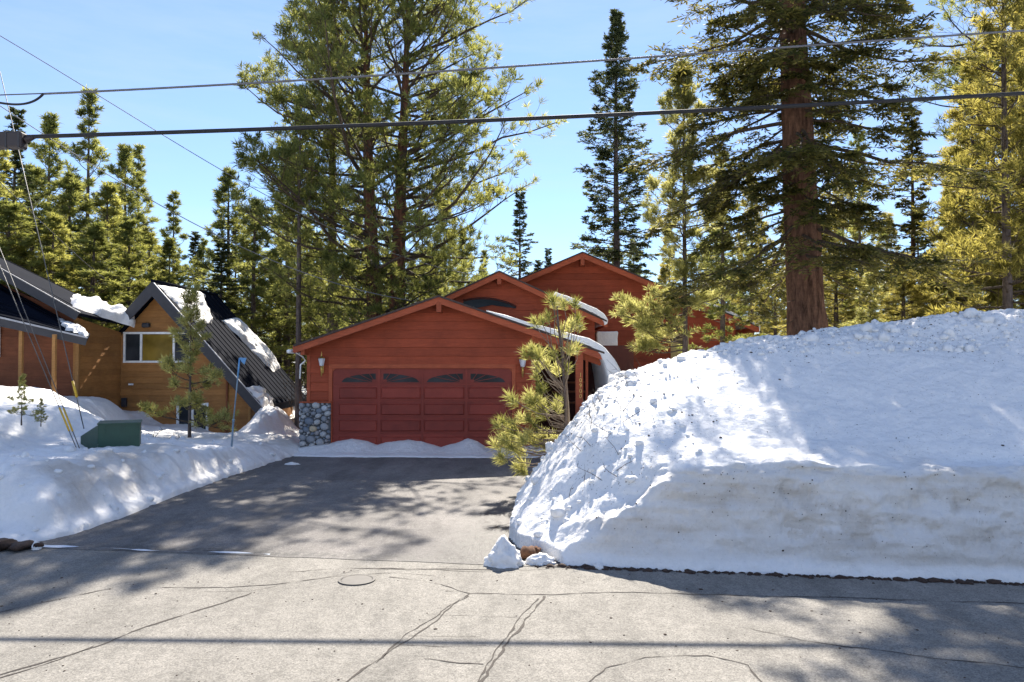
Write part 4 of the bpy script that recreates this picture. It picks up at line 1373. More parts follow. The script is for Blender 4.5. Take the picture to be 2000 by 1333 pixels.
# overhead lines
def sag_line(name, pts, r, mat, label, cat="overhead wire", n=60, group=None, **kw):
    """smooth curve through world points"""
    P = np.array([list(p) for p in pts])
    t = np.linspace(0, 1, len(P)); q = np.linspace(0, 1, n)
    deg = min(3, len(P) - 1)
    s = np.r_[0, np.cumsum(np.linalg.norm(np.diff(P, axis=0), axis=1))]; s /= s[-1]
    C = np.stack([np.polyval(np.polyfit(s, P[:, k], deg), q) for k in range(3)], 1)
    return tube(name, C, r, mat, n=8, label=label, cat=cat, group=group, **kw)


DW = 18.4
sag_line("communication_cable", [W(-420, 280, 14.30), W(-100, 274, 14.40), W(60, 264, 14.50), W(420, 256, 14.60), W(800, 243, 14.70), W(1100, 230, 14.80), W(1350, 217, 14.90), W(1700, 199, 15.10), W(2000, 182, 15.30), W(2400, 158, 15.60)],
         .040, M_wire, "thick black cable, lower of the two lines crossing the sky")
sag_line("power_cable", [W(85, 183, 14.50), W(400, 169, 14.50), W(720, 150, 14.60), W(1000, 130, 14.60), W(1300, 108, 14.70), W(1650, 84, 14.90), W(2000, 62, 15.10), W(2400, 34, 15.40)],
         .021, M_steel, "thin grey cable, upper of the two lines crossing the sky")
sag_line("jumper_wire", [W(85, 183, 14.50), W(72, 195, 14.50), W(52, 202, 14.50), W(20, 204, 14.50), W(-20, 197, 14.50)], .022, M_wire, "short looped jumper wire under the upper line's left end")
sag_line("dead_end_wire", [W(85, 183, 14.50), W(0, 186, 14.45), W(-420, 196, 14.30)], .012, M_guy, "thin dead end wire left of the upper line")
sc = empty("splice_case", W(20, 276, 14.45), label="dark brown splice case on the thick cable at the photo's left edge", cat="splice case")
a, b = W(-40, 276, 14.43), W(48, 275, 14.43)
beam("case_body", a, b, .22, .30, M_case, sc, bevel=.03)
for t in (.35, .65, .93):
    beam("case_band", a.lerp(b, t), a.lerp(b, t + .03), .235, .315, M_fascia, sc)
tube("case_nozzle", [b, b.lerp(W(70, 266, 14.50), .9)], [.07, .045], M_case, sc)
adopt(sc)
sag_line("service_drop", [W(-420, -150, 17.2), W(0, 62, 19.0), W(165, 170, 20), W(290, 253, 21.0), W(410, 322, 22), W(765, 490, 24.6), W(940, 541, 26.0)], .011, M_steel,
         "service wire dropping from the upper left sky to the middle red gable")
sag_line("service_drop", [W(-420, -60, 17.4), W(0, 203, 18.2), W(65, 250, 18.6), W(300, 400, 19.6), W(535, 510, 20.3), W(660, 549, 20.8), W(735, 577, 21.2), W(800, 588, 21.6)], .011, M_steel,
         "service wire ending low at the red garage roof's left slope")
sag_line("service_drop", [W(-420, 40, 18.2), W(0, 356, 20), W(70, 425, 21), W(142, 491, 22.5), W(205, 545, 24)], .010, M_wire, "thin dark service wire running down to the brown cabin")
g1 = W(135, 842, 14.6); g2_ = W(142, 843, 14.9); g3 = W(164, 838, 15.0)


def guy(base, via, label):
    top = Vector(via) + (Vector(via) - Vector(base)) * 2.2
    e = empty("guy_wire", base, label=label, cat="guy wire")
    d = (top - base)
    tube("strand", [base - d * .03, base + d * .3, base + d * .6, top], .009, M_guy, e, n=6)
    tube("guard", [base, base + d.normalized() * .55], .018, M_yel, e, n=8)
    adopt(e)


guy(g1, W(5, 532, 16.0), "slack guy wire with a yellow guard, lower left of the three")
guy(g2_, W(19, 534, 16.2), "guy wire with a yellow guard, middle one of the three")
b = W(150, 778, 14.9)
top = W(0, 140, 17.8)
e = empty("guy_wire", g3, label="guy wire with its yellow guard raised above the snow", cat="guy wire")
tube("strand", [g3, b, b.lerp(top, .5), top], .009, M_guy, e, n=6)
tube("guard", [W(150, 776, 14.88), W(142, 745, 14.96)], .024, M_yel, e, n=8)
adopt(e)
#TREES
# ------------------------------------------------------------------ trees
def nrmz(v):
    return v / (np.linalg.norm(v, axis=-1, keepdims=True) + 1e-9)


def segs(p0, p1, r0, r1, n=4):
    """many tapered n-sided sticks at once"""
    d = nrmz(p1 - p0)
    ref = np.where(np.abs(d[:, 2:3]) < .9, np.array([[0, 0, 1.0]]), np.array([[1.0, 0, 0]]))
    a = nrmz(np.cross(d, ref)); b = np.cross(d, a)
    th = np.arange(n) * 2 * np.pi / n
    c = np.cos(th)[None, :, None] * a[:, None] + np.sin(th)[None, :, None] * b[:, None]
    V = np.concatenate([p0[:, None] + c * np.reshape(r0, (-1, 1, 1)), p1[:, None] + c * np.reshape(r1, (-1, 1, 1))], 1)
    N = len(p0); o = (np.arange(N) * 2 * n)[:, None]
    j = np.arange(n)[None]; j2 = (j + 1) % n
    F = np.stack([o + j, o + j2, o + n + j2, o + n + j], -1).reshape(-1, 4)
    return V.reshape(-1, 3), F


def blades(p, d, L, w, side):
    """lozenge needles from p along d"""
    tip = p + d * L[:, None]
    m = p + d * (L * .45)[:, None]
    s = side * (w / 2)[:, None]
    V = np.stack([p, m + s, tip, m - s], 1)
    F = (np.arange(len(p)) * 4)[:, None] + np.arange(4)[None]
    return V.reshape(-1, 3), F


def tufts(g, P, A, k, L, w, spread=(0.25, 1.35), tint=None):
    """bottle-brush tufts of k needles at points P with axes A"""
    N = len(P)
    A = nrmz(A)
    ref = np.where(np.abs(A[:, 2:3]) < .9, np.array([[0, 0, 1.0]]), np.array([[1.0, 0, 0]]))
    a = nrmz(np.cross(A, ref)); b = np.cross(A, a)
    th = g.random((N, k)) * 2 * np.pi
    sp = spread[0] + (spread[1] - spread[0]) * g.random((N, k))
    d = np.cos(sp)[..., None] * A[:, None] + np.sin(sp)[..., None] * (np.cos(th)[..., None] * a[:, None] + np.sin(th)[..., None] * b[:, None])
    Ls = L * (0.7 + .5 * g.random((N, k))) * np.reshape(0.75 + .5 * g.random(N), (N, 1))
    back = g.random((N, k, 1)) * (.6 * L)
    p = P[:, None] - A[:, None] * back
    side = nrmz(np.cross(d, g.normal(size=(N, k, 3))))
    V, F = blades(p.reshape(-1, 3), d.reshape(-1, 3), Ls.ravel(), np.full(N * k, w), side.reshape(-1, 3))
    t = (g.random(N) if tint is None else tint)
    t = np.clip(t[:, None] + .25 * (g.random((N, k)) - .5), 0, 1)
    return V, F, np.repeat(t.ravel(), 4)


def sprays(g, P0, D, Ln, lat, k, L, w):
    """flat fir sprays: needles left and right of a twig"""
    N = len(P0)
    s = (np.arange(k)[None] + g.random((N, k))) / k
    sg = np.where(np.arange(k) % 2 == 0, 1.0, -1.0)[None, :, None]
    p = P0[:, None] + D[:, None] * (Ln[:, None] * s)[..., None]
    d = nrmz(D[:, None] * .75 + lat[:, None] * sg * (.55 + .5 * g.random((N, k, 1))) + g.normal(size=(N, k, 3)) * .28)
    up = np.cross(D, lat)[:, None] + g.normal(size=(N, k, 3)) * .6
    side = nrmz(np.cross(d, up))
    Ls = L * (.7 + .6 * g.random((N, k)))
    V, F = blades(p.reshape(-1, 3), d.reshape(-1, 3), Ls.ravel(), np.full(N * k, w), side.reshape(-1, 3))
    t = np.clip(g.random(N)[:, None] + .3 * (g.random((N, k)) - .5), 0, 1)
    return V, F, np.repeat(t.ravel(), 4)


def conifer(seed, H, cb, Rm, kind="pine", tr=.25, nb=80, dens=3.0, shape=None, k=10, L=.16, w=.022, lean=(0, 0), furrow=.0, tw=3,
            bark=None, needles=None, ring=14, elev=None, minL=.3, azr=None, tuftscale=1.0, bare=0):
    """returns the meshes of one conifer: trunk, branches, crown (origin at the trunk foot)"""
    g = np.random.default_rng(seed)
    # trunk
    nr = 90 if furrow else 26
    z = np.linspace(-.4, H, nr)
    ax = np.stack([lean[0] * z / H + .04 * Rm * .3 * np.sin(z * .35 + seed) * (z / H), lean[1] * z / H + .03 * Rm * .3 * np.sin(z * .27 + seed * 2) * (z / H), z], 1)
    rad = tr * np.clip(1 - z / H, .03, 1) ** .75 * (1 + .35 * np.exp(-np.clip(z, 0, None) / (tr * 1.6)))
    V, F = tube_arrays(ax, rad, ring)
    if furrow:
        th = np.tile(np.arange(ring) / ring * 2 * np.pi, nr)
        zz = np.repeat(z, ring)
        f = fbm(th * ring / 6.0 / 2.2 + 30, zz * .9 + np.sin(th * 3) * .4, seed, 4)
        f2 = np.abs(fbm(th * 3.4 + 9, zz * 1.3, seed + 5, 3))
        c = np.repeat(ax, ring, 0)
        V = c + (V - c) * (1 + furrow * (f * .7 - np.exp(-f2 * 9) * .6))[:, None]
    trunk = npmesh("trunk", V, F, bark, True)

    def axis_at(zv):
        return np.stack([np.interp(zv, z, ax[:, 0]), np.interp(zv, z, ax[:, 1]), zv], 1)
    # branches
    t = (np.arange(nb) + g.random(nb)) / nb
    t = t ** .92
    zb = cb + (H * .985 - cb) * t
    prof = shape(t) if shape else (1 - t) ** .75
    Lb = np.clip(Rm * prof * (.62 + .55 * g.random(nb)), minL, None)
    az = np.arange(nb) * 2.39996 + g.normal(size=nb) * .5
    if azr is not None:
        az = azr(az, t, g)
    if kind == "pine":
        e0 = R(-4) + R(50) * t ** 1.3 + g.normal(size=nb) * .16
        e1 = e0 + R(38) + g.normal(size=nb) * .25
    else:
        e0 = R(-12) + R(55) * t ** 1.6 + g.normal(size=nb) * .12
        e1 = e0 - R(12) * (1 - t) + R(6) + g.normal(size=nb) * .18
    if elev:
        e0, e1 = elev(t, e0, e1, g)
    K = 7
    s = np.linspace(0, 1, K)
    bend = g.normal(size=nb) * .35
    el = e0[:, None] + (e1 - e0)[:, None] * s[None] ** 1.5 + g.normal(size=(nb, K)) * .09
    aa = az[:, None] + bend[:, None] * s[None] + g.normal(size=(nb, K)) * .06
    d = np.stack([np.cos(aa) * np.cos(el), np.sin(aa) * np.cos(el), np.sin(el)], -1)
    step = Lb[:, None, None] / (K - 1)
    pts = axis_at(zb)[:, None] + np.concatenate([np.zeros((nb, 1, 3)), np.cumsum(d[:, :-1] * step, 1)], 1)
    rb = np.clip(.012 * Lb + .008, .010, tr * .45)
    W_ = []
    rr = rb[:, None] * (1 - .82 * s[None])
    for q in range(K - 1):
        W_.append(segs(pts[:, q], pts[:, q + 1], rr[:, q], rr[:, q + 1], 5))
    if bare:        # dead snags below the crown
        zz = g.uniform(cb * .3, cb, bare); a2 = g.random(bare) * 6.28; ll = g.uniform(.3, 1.0, bare) * Rm * .4
        p0 = axis_at(zz); dd = np.stack([np.cos(a2), np.sin(a2), g.uniform(-.35, .1, bare)], 1)
        W_.append(segs(p0, p0 + dd * ll[:, None], np.full(bare, .014), np.full(bare, .004), 4))
    # twigs
    nt = np.clip((Lb * dens).astype(int), 3, None)
    bi = np.repeat(np.arange(nb), nt)
    n = len(bi)
    st = .18 + .82 * g.random(n) ** .8
    fi = st * (K - 1); i0 = np.clip(fi.astype(int), 0, K - 2); fr = (fi - i0)[:, None]
    p = pts[bi, i0] * (1 - fr) + pts[bi, i0 + 1] * fr
    T = nrmz(d[bi, i0])
    lat = nrmz(np.cross(T, np.array([[0, 0, 1.0]])))
    upv = np.cross(lat, T)
    sg = np.where(g.random(n) < .5, -1.0, 1.0)[:, None]
    ang = R(30) + R(38) * g.random((n, 1))
    if kind == "pine":
        roll = (g.random((n, 1)) - .35) * 1.7
    else:
        roll = g.normal(size=(n, 1)) * .22 - .12
    lv = lat * sg * np.cos(roll) + upv * np.sin(roll)
    td = nrmz(T * np.cos(ang) + lv * np.sin(ang) + np.array([[0, 0, .25 if kind == "pine" else -.10]]))
    tl = np.clip(Lb[bi] * .34 * (1.25 - st) * (.6 + .8 * g.random(n)), .16, 1.5)
    pe = p + td * tl[:, None]
    if kind == "pine":
        td2 = nrmz(td + np.array([[0, 0, .45]]))
        pe2 = pe + td2 * (tl * .25)[:, None]
        W_.append(segs(p, pe, np.full(n, .009), np.full(n, .006), 3))
        W_.append(segs(pe, pe2, np.full(n, .006), np.full(n, .004), 3))
    else:
        W_.append(segs(p, pe, np.full(n, .008), np.full(n, .004), 3))
    # twiglets
    tw = 2 if kind == "pine" else tw
    ti = np.repeat(np.arange(n), tw); m = len(ti)
    ss = g.uniform(.3, .95, m)
    q0 = p[ti] + td[ti] * (tl[ti] * ss)[:, None]
    tlat = nrmz(np.cross(td, np.array([[0, 0, 1.0]])))
    sg2 = np.where(np.arange(m) % 2 == 0, 1.0, -1.0)[:, None]
    qd = nrmz(td[ti] * .8 + tlat[ti] * sg2 * (.5 + .5 * g.random((m, 1))) + np.array([[0, 0, 1.0]]) * ((.1 + .5 * g.random((m, 1))) if kind == "pine" else g.normal(size=(m, 1)) * .12 - .05))
    ql = np.clip(tl[ti] * (.30 + .35 * g.random(m)), .10, .6)
    qe = q0 + qd * ql[:, None]
    W_.append(segs(q0, qe, np.full(m, .006), np.full(m, .003), 3))
    wv, wf = merge(W_)
    branches = npmesh("branches", wv, wf, M_twig)
    btint = g.random(nb)
    if kind == "pine":
        tipP = pts[:, -1]; tipA = d[:, -1]
        P = np.concatenate([pe2, qe, tipP, pts[:, -2]])
        A = np.concatenate([td2, nrmz(qd + np.array([[0, 0, .3]])), tipA, tipA])
        tint = np.clip(np.concatenate([btint[bi], btint[bi[ti]], btint, btint]) * .5 + g.random(len(P)) * .5, 0, 1)
        Vn, Fn, at = tufts(g, P, A, k, L * tuftscale, w, tint=tint)
    else:
        P0 = np.concatenate([q0, p, pts[:, 2], pts[:, 3], pts[:, 4], pts[:, 5]])
        Dd = np.concatenate([qd, td, d[:, 2], d[:, 3], d[:, 4], d[:, 5]])
        Ln = np.concatenate([ql, tl] + [Lb / (K - 1)] * 4)
        la = nrmz(np.cross(Dd, np.array([[0, 0, 1.0]])))
        Vn, Fn, at = sprays(g, P0, Dd, Ln, la, k, L, w)
    crown = npmesh("crown", Vn, Fn, needles, False, {"tint": at})
    return trunk, branches, crown


def plant(meshes, loc, name, label, group=None, scale=1.0, rot=0.0, cat="tree"):
    e = empty(name, loc, label=label, cat=cat, group=group)
    e.rotation_euler = (0, 0, rot)
    e.scale = (scale, scale, scale) if not isinstance(scale, tuple) else scale
    for nm, me in zip(("trunk", "branches", "crown"), meshes):
        obj(nm, me, e, kind=None if nm == "trunk" else "stuff")
    return e


def ground_z(x, y):
    return float(terrain(np.array([x]), np.array([y]), False)[0][0])


def foot(px, D):
    p = W(px, 700, D)
    return (p.x, D, max(0.0, ground_z(p.x, D)) - .05)


# --- big fir on the right
f0 = foot(1584, 19.0)
fir = conifer(11, 21, 3.9, 4.6, "fir", .50, 255, 5.4, shape=lambda t: (.80 + .35 * np.sin(t * 3.0)) * (1 - t) ** .5 * (.75 + .25 * np.sin(t * 40)), k=9, L=.165, w=.044, lean=(-.9, 0), furrow=.16,
              bark=M_bark, needles=M_nfir, ring=72, tw=4, bare=14,
              azr=lambda a, t, g: np.where(g.random(len(a)) < .08, -np.pi / 2 + g.normal(size=len(a)) * .7, a),
              elev=lambda t, a, b, g: (a - R(8), b - R(6)))
plant(fir, f0, "fir_tree", "huge fir with thick red brown furrowed trunk behind the tall snow bank")
# --- the twin pines behind the garage
roundp = lambda t: np.clip(.55 + 1.6 * t, 0, 1) * (1 - t) ** .26 * (.82 + .18 * np.sin(t * 33))
p1 = conifer(21, 16.4, 3.0, 7.2, "pine", .36, 112, 2.5, shape=roundp, k=20, L=.25, w=.030, lean=(-.7, 0), furrow=.08, bark=M_barkr, needles=M_npine, ring=28, tw=3, bare=6,
             azr=lambda a, t, g: np.where(np.cos(a) > .1, a + np.pi * (g.random(len(a)) < .3), a))
plant(p1, foot(741, 28.0), "pine_tree", "left stem of the tall twin pines behind the garage")
p2 = conifer(22, 16.7, 2.8, 7.5, "pine", .36, 112, 2.5, shape=roundp, k=20, L=.25, w=.030, lean=(.4, 0), furrow=.08, bark=M_barkr, needles=M_npine, ring=28, tw=3, bare=6,
             azr=lambda a, t, g: np.where(np.cos(a) < -.1, a + np.pi * (g.random(len(a)) < .3), a))
plant(p2, foot(771, 28.3), "pine_tree", "right stem of the tall twin pines, with branches reaching over the red roof")
# --- prototypes for the woods
conic = lambda t: (1 - t) ** .85 * (.8 + .2 * np.sin(t * 37))
slim = lambda t: (1 - t) ** .6 * (.7 + .3 * np.sin(t * 29))
full = lambda t: np.clip(.65 + 1.3 * t, 0, 1) * (1 - t) ** .62 * (.8 + .2 * np.sin(t * 31))
PR = {
    "pineA": conifer(31, 14, .9, 3.1, "pine", .16, 110, 3.6, shape=full, k=13, L=.26, w=.036, bark=M_barkg, needles=M_npine, bare=10),
    "pineB": conifer(32, 14, 1.4, 3.6, "pine", .17, 96, 3.5, shape=full, k=13, L=.27, w=.038, bark=M_barkg, needles=M_npine, bare=12),
    "pineC": conifer(40, 14, .6, 3.4, "pine", .16, 120, 3.6, shape=full, k=13, L=.26, w=.034, bark=M_barkg, needles=M_nmid, bare=6),
    "slim": conifer(33, 14, 1.8, 2.2, "pine", .13, 84, 4.2, shape=slim, k=12, L=.24, w=.034, bark=M_barkg, needles=M_npine, bare=10),
    "gold": conifer(34, 14, .5, 3.3, "pine", .16, 130, 3.6, shape=full, k=13, L=.25, w=.030, bark=M_barkg, needles=M_nyel, bare=4),
    "fir": conifer(35, 14, .6, 3.1, "fir", .17, 150, 4.6, shape=conic, k=7, L=.19, w=.060, bark=M_barkg, needles=M_nblue, tw=3),
    "gfir": conifer(36, 14, .6, 3.3, "fir", .17, 150, 4.6, shape=conic, k=7, L=.19, w=.060, bark=M_bark, needles=M_nfir, tw=3),
    "tall": conifer(37, 24, 2.4, 4.4, "fir", .28, 230, 3.6, shape=lambda t: (1 - t) ** .6 * (.6 + .4 * np.sin(t * 23) ** 2) * np.clip(.5 + 2 * t, 0, 1), k=7, L=.25, w=.075, bark=M_barkg, needles=M_nblue, tw=3,
                    elev=lambda t, a, b, g: (a + R(4), b + R(26))),
    "young": conifer(38, 9, .5, 1.9, "pine", .085, 95, 6.5, shape=lambda t: (1 - t) ** .6 * (.75 + .35 * np.sin(t * 17)), k=11, L=.22, w=.026, bark=M_barkg, needles=M_nlight, bare=8),
    "young1": conifer(58, 11, 1.7, 2.2, "pine", .10, 130, 5.2, shape=lambda t: (1 - t) ** .6 * (.7 + .4 * np.sin(t * 17)), k=16, L=.22, w=.024, bark=M_barkg, needles=M_nlight, bare=10,
                      azr=lambda a, t, g: np.where(t < .13, np.pi + g.normal(size=len(t)) * .5, a)),
    "yardp": conifer(39, 4, .35, 1.15, "pine", .05, 34, 9, shape=lambda t: (1 - t) ** 1.0 * (.7 + .5 * np.sin(t * 21)) + .12, k=18, L=.17, w=.018, bark=M_barkg, needles=M_nlight),
}
PH = dict(pineA=14, pineB=14, slim=14, gold=14, pineC=14, fir=14, gfir=14, tall=24, young=9, young1=11, yardp=4)
gr = random.Random(77)
WOODS = [   # px, top py, distance, kind, label, group
    (168, 176, 38, "slim", "tall slender pine with an open top left of the steep cabin gable", None),
    (92, 230, 40, "pineA", "round topped pine just left of the tall slender pine", None),
    (22, 215, 33, "fir", "dense dark evergreen at the photo's left edge above the cabin roof", None),
    (240, 288, 42, "pineA", "pine with a thin spire right of the tall slender pine", None),
    (266, 286, 45, "slim", None, "pines behind the brown cabin"),
    (336, 376, 48, "slim", "small spire topped pine standing alone above the cabin gable", None),
    (-30, 250, 31, "pineC", None, "pines behind the brown cabin"),
    (130, 345, 34, "pineB", None, "pines behind the brown cabin"),
    (205, 360, 36, "pineC", None, "pines behind the brown cabin"),
    (60, 330, 36, "pineB", None, "pines behind the brown cabin"),
    (290, 450, 40, "pineC", None, "pines behind the brown cabin"),
    (15, 400, 30, "pineB", None, "pines behind the brown cabin"),
    (100, 420, 31, "pineC", None, "pines behind the brown cabin"),
    (180, 440, 31, "pineA", None, "pines behind the brown cabin"),
    (250, 430, 34, "pineB", None, "pines behind the brown cabin"),
    (330, 470, 35, "pineA", None, "pines behind the brown cabin"),
    (545, 460, 38, "pineB", None, "far pines behind the red house"),
    (620, 470, 40, "pineC", None, "far pines behind the red house"),
    (690, 480, 40, "pineB", None, "far pines behind the red house"),
    (835, 500, 40, "pineC", None, "far pines behind the red house"),
    (380, 455, 46, "fir", "dark fir between the brown cabin and the red house", None),
    (445, 335, 38, "pineB", "broad pine above the steep cabin roof's lower end", None),
    (495, 395, 34, "pineA", "dark leafy pine left of the grey trunked pine", None),
    (430, 470, 32, "fir", "dark low fir beside the cabin's steep roof", None),
    (560, 330, 36, "pineB", "bushy pine under the twin pines' left branches", None),
    (600, 430, 50, "pineA", None, "far pines behind the red house"),
    (700, 410, 48, "pineA", None, "far pines behind the red house"),
    (825, 420, 46, "pineB", None, "far pines behind the red house"),
    (868, 395, 44, "pineA", None, "far pines behind the red house"),
    (905, 455, 52, "pineA", None, "far pines behind the red house"),
    (945, 490, 58, "slim", "small pine tip just left of the middle gable's peak", None),
    (1015, 370, 60, "fir", "small dark conical fir above the middle red gable", None),
    (1072, 486, 75, "fir", "tiny distant fir tip between the two upper gables", None),
    (540, 520, 55, "pineA", None, "far pines behind the red house"),
    (760, 500, 60, "pineB", None, "far pines behind the red house"),
    (650, 520, 60, "pineC", None, "far pines behind the red house"),
    (1205, 18, 46, "tall", "tall dark fir standing alone behind the rear red gable", None),
    (1338, 128, 22.5, "young1", "slender yellow green pine in front of the rear red wing", None),
    (1412, 300, 25, "slim", "thin bare stemmed pine between the yellow green pine and the huge fir", None),
    (1470, 330, 40, "gold", None, "golden pines behind the snow bank"),
    (1650, 330, 38, "gold", None, "golden pines behind the snow bank"),
    (1682, 250, 33, "slim", "thin spindly pine right of the huge fir's trunk", None),
    (1785, 215, 29, "gfir", "full dark fir right of the huge fir", None),
    (1735, 420, 42, "gold", None, "golden pines behind the snow bank"),
    (1855, 360, 36, "gold", None, "golden pines behind the snow bank"),
    (1620, 440, 48, "gold", None, "golden pines behind the snow bank"),
    (1540, 400, 44, "gold", None, "golden pines behind the snow bank"),
    (1400, 440, 46, "pineA", None, "golden pines behind the snow bank"),
    (1300, 520, 52, "gold", None, "golden pines behind the snow bank"),
    (1970, -120, 21, "gold", "tall golden pine filling the photo's right edge", None),
    (1905, 120, 25, "gold", "golden pine just left of the tall one at the right edge", None),
    (2080, -200, 24, "gold", None, "golden pines behind the snow bank"),
    (1700, 540, 24, "young", "low bushy pine behind the snow bank's lumpy crest", None),
    (2015, -40, 22.5, "gold", None, "golden pines behind the snow bank"),
    (1945, 60, 28, "gold", None, "golden pines behind the snow bank"),
    (1885, 300, 27, "gold", None, "golden pines behind the snow bank"),
    (1635, 510, 28, "gold", None, "golden pines behind the snow bank"),
    (1765, 500, 25, "gold", None, "golden pines behind the snow bank"),
    (1515, 500, 34, "gold", None, "golden pines behind the snow bank"),
    (1450, 470, 42, "pineC", None, "golden pines behind the snow bank"),
    (1830, 520, 26, "gold", "short golden pine behind the crest at right", None),
]
gw = random.Random(5)
for k, px in enumerate(range(-120, 2140, 62)):
    D = gw.uniform(56, 84)
    grp = "distant trees on the skyline"
    WOODS.append((px + gw.uniform(-22, 22), gw.uniform(455, 560) if 560 < px < 1250 else gw.uniform(400, 530), D, gw.choice(["pineA", "pineB", "gold" if px > 1250 else "pineA", "fir", "gfir"]), None, grp))
GL = {"distant trees on the skyline": "distant conifer in the dense wood on the skyline",
      "pines behind the brown cabin": "sunlit pine in the wood behind the brown cabin",
      "far pines behind the red house": "far pine in the wood behind the red house",
      "golden pines behind the snow bank": "golden backlit pine in the wood behind the tall snow bank"}
for px, ty, D, kd, lab, grp in WOODS:
    f = foot(px, D)
    h = W(px, ty, D).z - f[2]
    sc = h / PH[kd]
    wd = max(sc, .8) * (1.25 if px < 620 and kd != "fir" else 1.0) if h < 14 else sc ** .85 * (1.2 if px < 620 else 1.0)
    wd *= gr.uniform(.85, 1.3) if lab is None else 1.0
    nm = {"fir": "fir_tree", "gfir": "fir_tree", "tall": "fir_tree"}.get(kd, "pine_tree")
    plant(PR[kd], f, nm, lab or GL[grp], grp, (wd, wd, sc), 0.0 if kd == "young1" else gr.random() * 6.28)

# open dark pine reaching in from the right
op = conifer(51, 22, 5, 5.6, "pine", .3, 100, 3.0, shape=roundp, k=15, L=.23, w=.030, bark=M_barkg, needles=M_npine)
plant(op, foot(2010, 27), "pine_tree", "tall open branched pine reaching in from the photo's right edge")
# grey trunked pine left of the twin pines
gp = conifer(52, 17, 3.6, 4.2, "pine", .25, 90, 3.4, shape=roundp, k=14, L=.24, w=.030, bark=M_barkg, needles=M_npine, bare=8,
             azr=lambda a, t, g: np.where(np.cos(a) > .2, a + np.pi * (g.random(len(a)) < .6), a))
plant(gp, foot(649, 30), "pine_tree", "pine with a straight grey trunk left of the twin pines")
# bare grey trunk at the garage corner
gt = conifer(53, 12, 6, 1.6, "pine", .12, 30, 4, shape=slim, k=9, L=.2, w=.03, bark=M_barkg, needles=M_npine, bare=22)
plant(gt, foot(583, 26.5), "pine_tree", "thin grey trunk beside the garage's left corner")
# young pine in the left yard
plant(PR["yardp"], (W(370, 858, 21).x, 21, W(370, 858, 21).z - .1), "pine_tree", "small pine in front of the brown cabin's gable", None, (.95, .95, 1.0), 1.0)
s1 = W(42, 818, 15.6)
plant(PR["yardp"], (s1.x, s1.y, s1.z - .05), "pine_sapling", "pale pine sapling poking from the left snow below the porch", None, .22, 2.0, "sapling")
s1 = W(80, 824, 15.2)
plant(PR["yardp"], (s1.x, s1.y, s1.z - .05), "pine_sapling", "tiny dark sapling right of the pale one in the left snow", None, (.14, .14, .12), .3, "sapling")


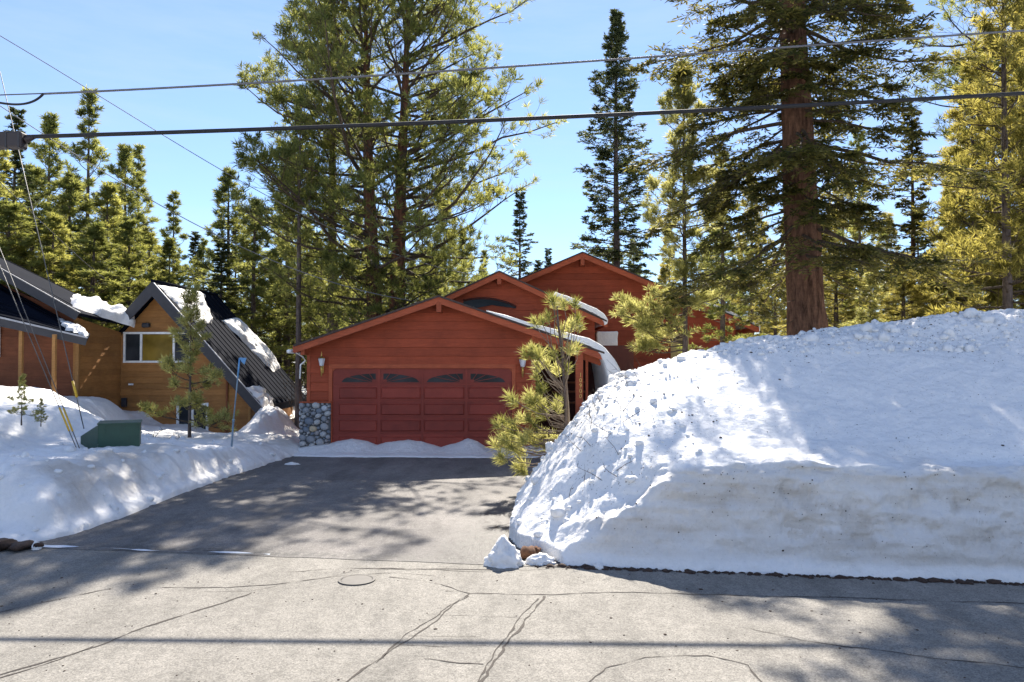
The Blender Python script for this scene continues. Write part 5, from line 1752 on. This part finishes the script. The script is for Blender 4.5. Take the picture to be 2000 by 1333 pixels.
# --- long needled young pine leaning over the driveway
def front_pine():
    g = np.random.default_rng(61)
    D = 14.6
    root = W(1112, 870, D)
    e = empty("pine_tree", root, label="long needled young pine leaning from the snow bank in front of the garage", cat="tree")
    stem = [W(1114, 900, D), W(1106, 835, D), W(1103, 760, D), W(1097, 690, D), W(1090, 630, D), W(1088, 598, D)]
    P = np.array([list(v) for v in stem])
    q = np.linspace(0, 1, 24); s = np.linspace(0, 1, len(P))
    C = np.stack([np.interp(q, s, P[:, i]) for i in range(3)], 1)
    V, F = tube_arrays(C, np.linspace(.040, .014, 24), 10)
    obj("trunk", npmesh("trunk", V, F, M_barkg, True), e)
    stem2 = [W(1113, 900, D + .1), W(1110, 800, D + .1), W(1104, 720, D + .1), W(1096, 660, D + .1), W(1088, 625, D)]
    tube("stem", [list(v) for v in stem2], [.026, .022, .018, .014, .01], M_twigl, e)
    nodes = []   # px, py, spread, count
    for c in [(1090, 600, 20, 7), (1118, 625, 22, 5), (1070, 620, 18, 5), (1105, 640, 18, 3), (1050, 690, 26, 9), (1028, 678, 16, 4), (1082, 705, 20, 5), (1060, 725, 22, 5),
              (1035, 762, 30, 8), (1000, 775, 14, 3), (1065, 780, 28, 9), (1085, 800, 20, 6), (1020, 815, 34, 12), (985, 825, 18, 5), (1055, 840, 30, 9), (1000, 860, 30, 10), (975, 870, 14, 4),
              (1035, 880, 26, 7), (1010, 905, 22, 6), (972, 895, 10, 2), (1120, 690, 14, 3), (1075, 860, 22, 5)]:
        for _ in range(max(2, int(c[3] * .62))):
            nodes.append((c[0] + g.normal() * c[2] * .6, c[1] + g.normal() * c[2] * .55, D + g.normal() * .28))
    T = np.array([list(W(*n)) for n in nodes])
    # a limb to each group of tufts, rooted low on the stem
    W_, A = [], np.zeros_like(T)
    for i, t in enumerate(T):
        h = np.clip((t[2] - P[0, 2]) * .62 + P[0, 2] + .05, P[0, 2], P[-1, 2])
        b0 = np.array([np.interp(h, P[:, 2], P[:, k]) for k in range(3)])
        m = .5 * (b0 + t) + np.array([0, 0, -.10]) + g.normal(size=3) * .03
        m2 = .22 * b0 + .78 * t + np.array([0, 0, -.06]) + g.normal(size=3) * .02
        tube("branch", [b0, m, m2, t], [.011, .009, .007, .005], M_twigl, e, n=5)
        A[i] = t - m2
    A = nrmz(A) + np.array([0, -.15, .55])
    P2 = np.concatenate([T, T - nrmz(A) * .07]); A2 = np.concatenate([A, A])
    tint = np.tile(g.random(len(T)), 2)
    Vn, Fn, at = tufts(g, P2, A2, 50, .205, .012, (.10, 1.45), tint)
    obj("crown", npmesh("crown", Vn, Fn, M_nlight, False, {"tint": at}), e)
    adopt(e)


front_pine()


# dry stems poking through the bank, bare brush by the cabin
def dry_stems(name, pts, label, h=.35, r=.004, cat="dry shrub", seed=1, spread=.25, sub=2):
    g = np.random.default_rng(seed)
    W_ = []
    for p in pts:
        p = np.array(p)
        tip = p + np.array([g.normal() * spread, g.normal() * spread * .5, h * g.uniform(.6, 1.2)])
        m = .5 * (p + tip) + g.normal(size=3) * .03
        W_.append(segs(p[None], m[None], np.array([r]), np.array([r * .8]), 4)); W_.append(segs(m[None], tip[None], np.array([r * .8]), np.array([r * .3]), 4))
        for _ in range(sub):
            a = m + (tip - m) * g.random()
            W_.append(segs(a[None], (a + g.normal(size=3) * h * .22 + np.array([0, 0, h * .15]))[None], np.array([r * .6]), np.array([r * .25]), 3))
    V, F = merge(W_)
    return obj(name, npmesh(name, V, F, M_twig), label=label, cat=cat)


g = np.random.default_rng(9)


def on_bank(n, x0, x1, d0, d1):
    x = g.uniform(x0, x1, n); y = YB(x) + g.uniform(d0, d1, n)
    return np.stack([x, y, terrain(x, y)[0] - .03], 1)


dry_stems("dry_shrub", on_bank(11, .75, 1.7, 1.6, 2.6), "thin dry stems poking from the lit flank of the tall bank", .34, .0045, seed=3)
dry_stems("dry_shrub", on_bank(10, .7, 1.5, .8, 1.6), "tangle of dry twigs low on the tall bank's driveway corner", .22, .005, seed=4, spread=.3)
dry_stems("dry_shrub", on_bank(8, 1.2, 2.3, 2.4, 3.3), "upper dry stems near the crest above the small pine", .36, .004, seed=5)
pts = [[x, y, ground_z(x, y) - .05] for x, y in zip(g.uniform(-7.9, -6.6, 70), g.uniform(26.5, 31, 70))]
dry_stems("bare_bush", pts, "leafless grey brown brush between the cabin and the garage", 2.0, .012, "bush", 6, .5, 6)
pts = [list(W(px_, py_, 19.5)) for px_, py_ in ((300, 868), (318, 862), (300, 858), (325, 872), (312, 874))]
dry_stems("bare_bush", pts, "low snow dusted twigs beside the small yard pine", .3, .010, "bush", 7, .3, 4)
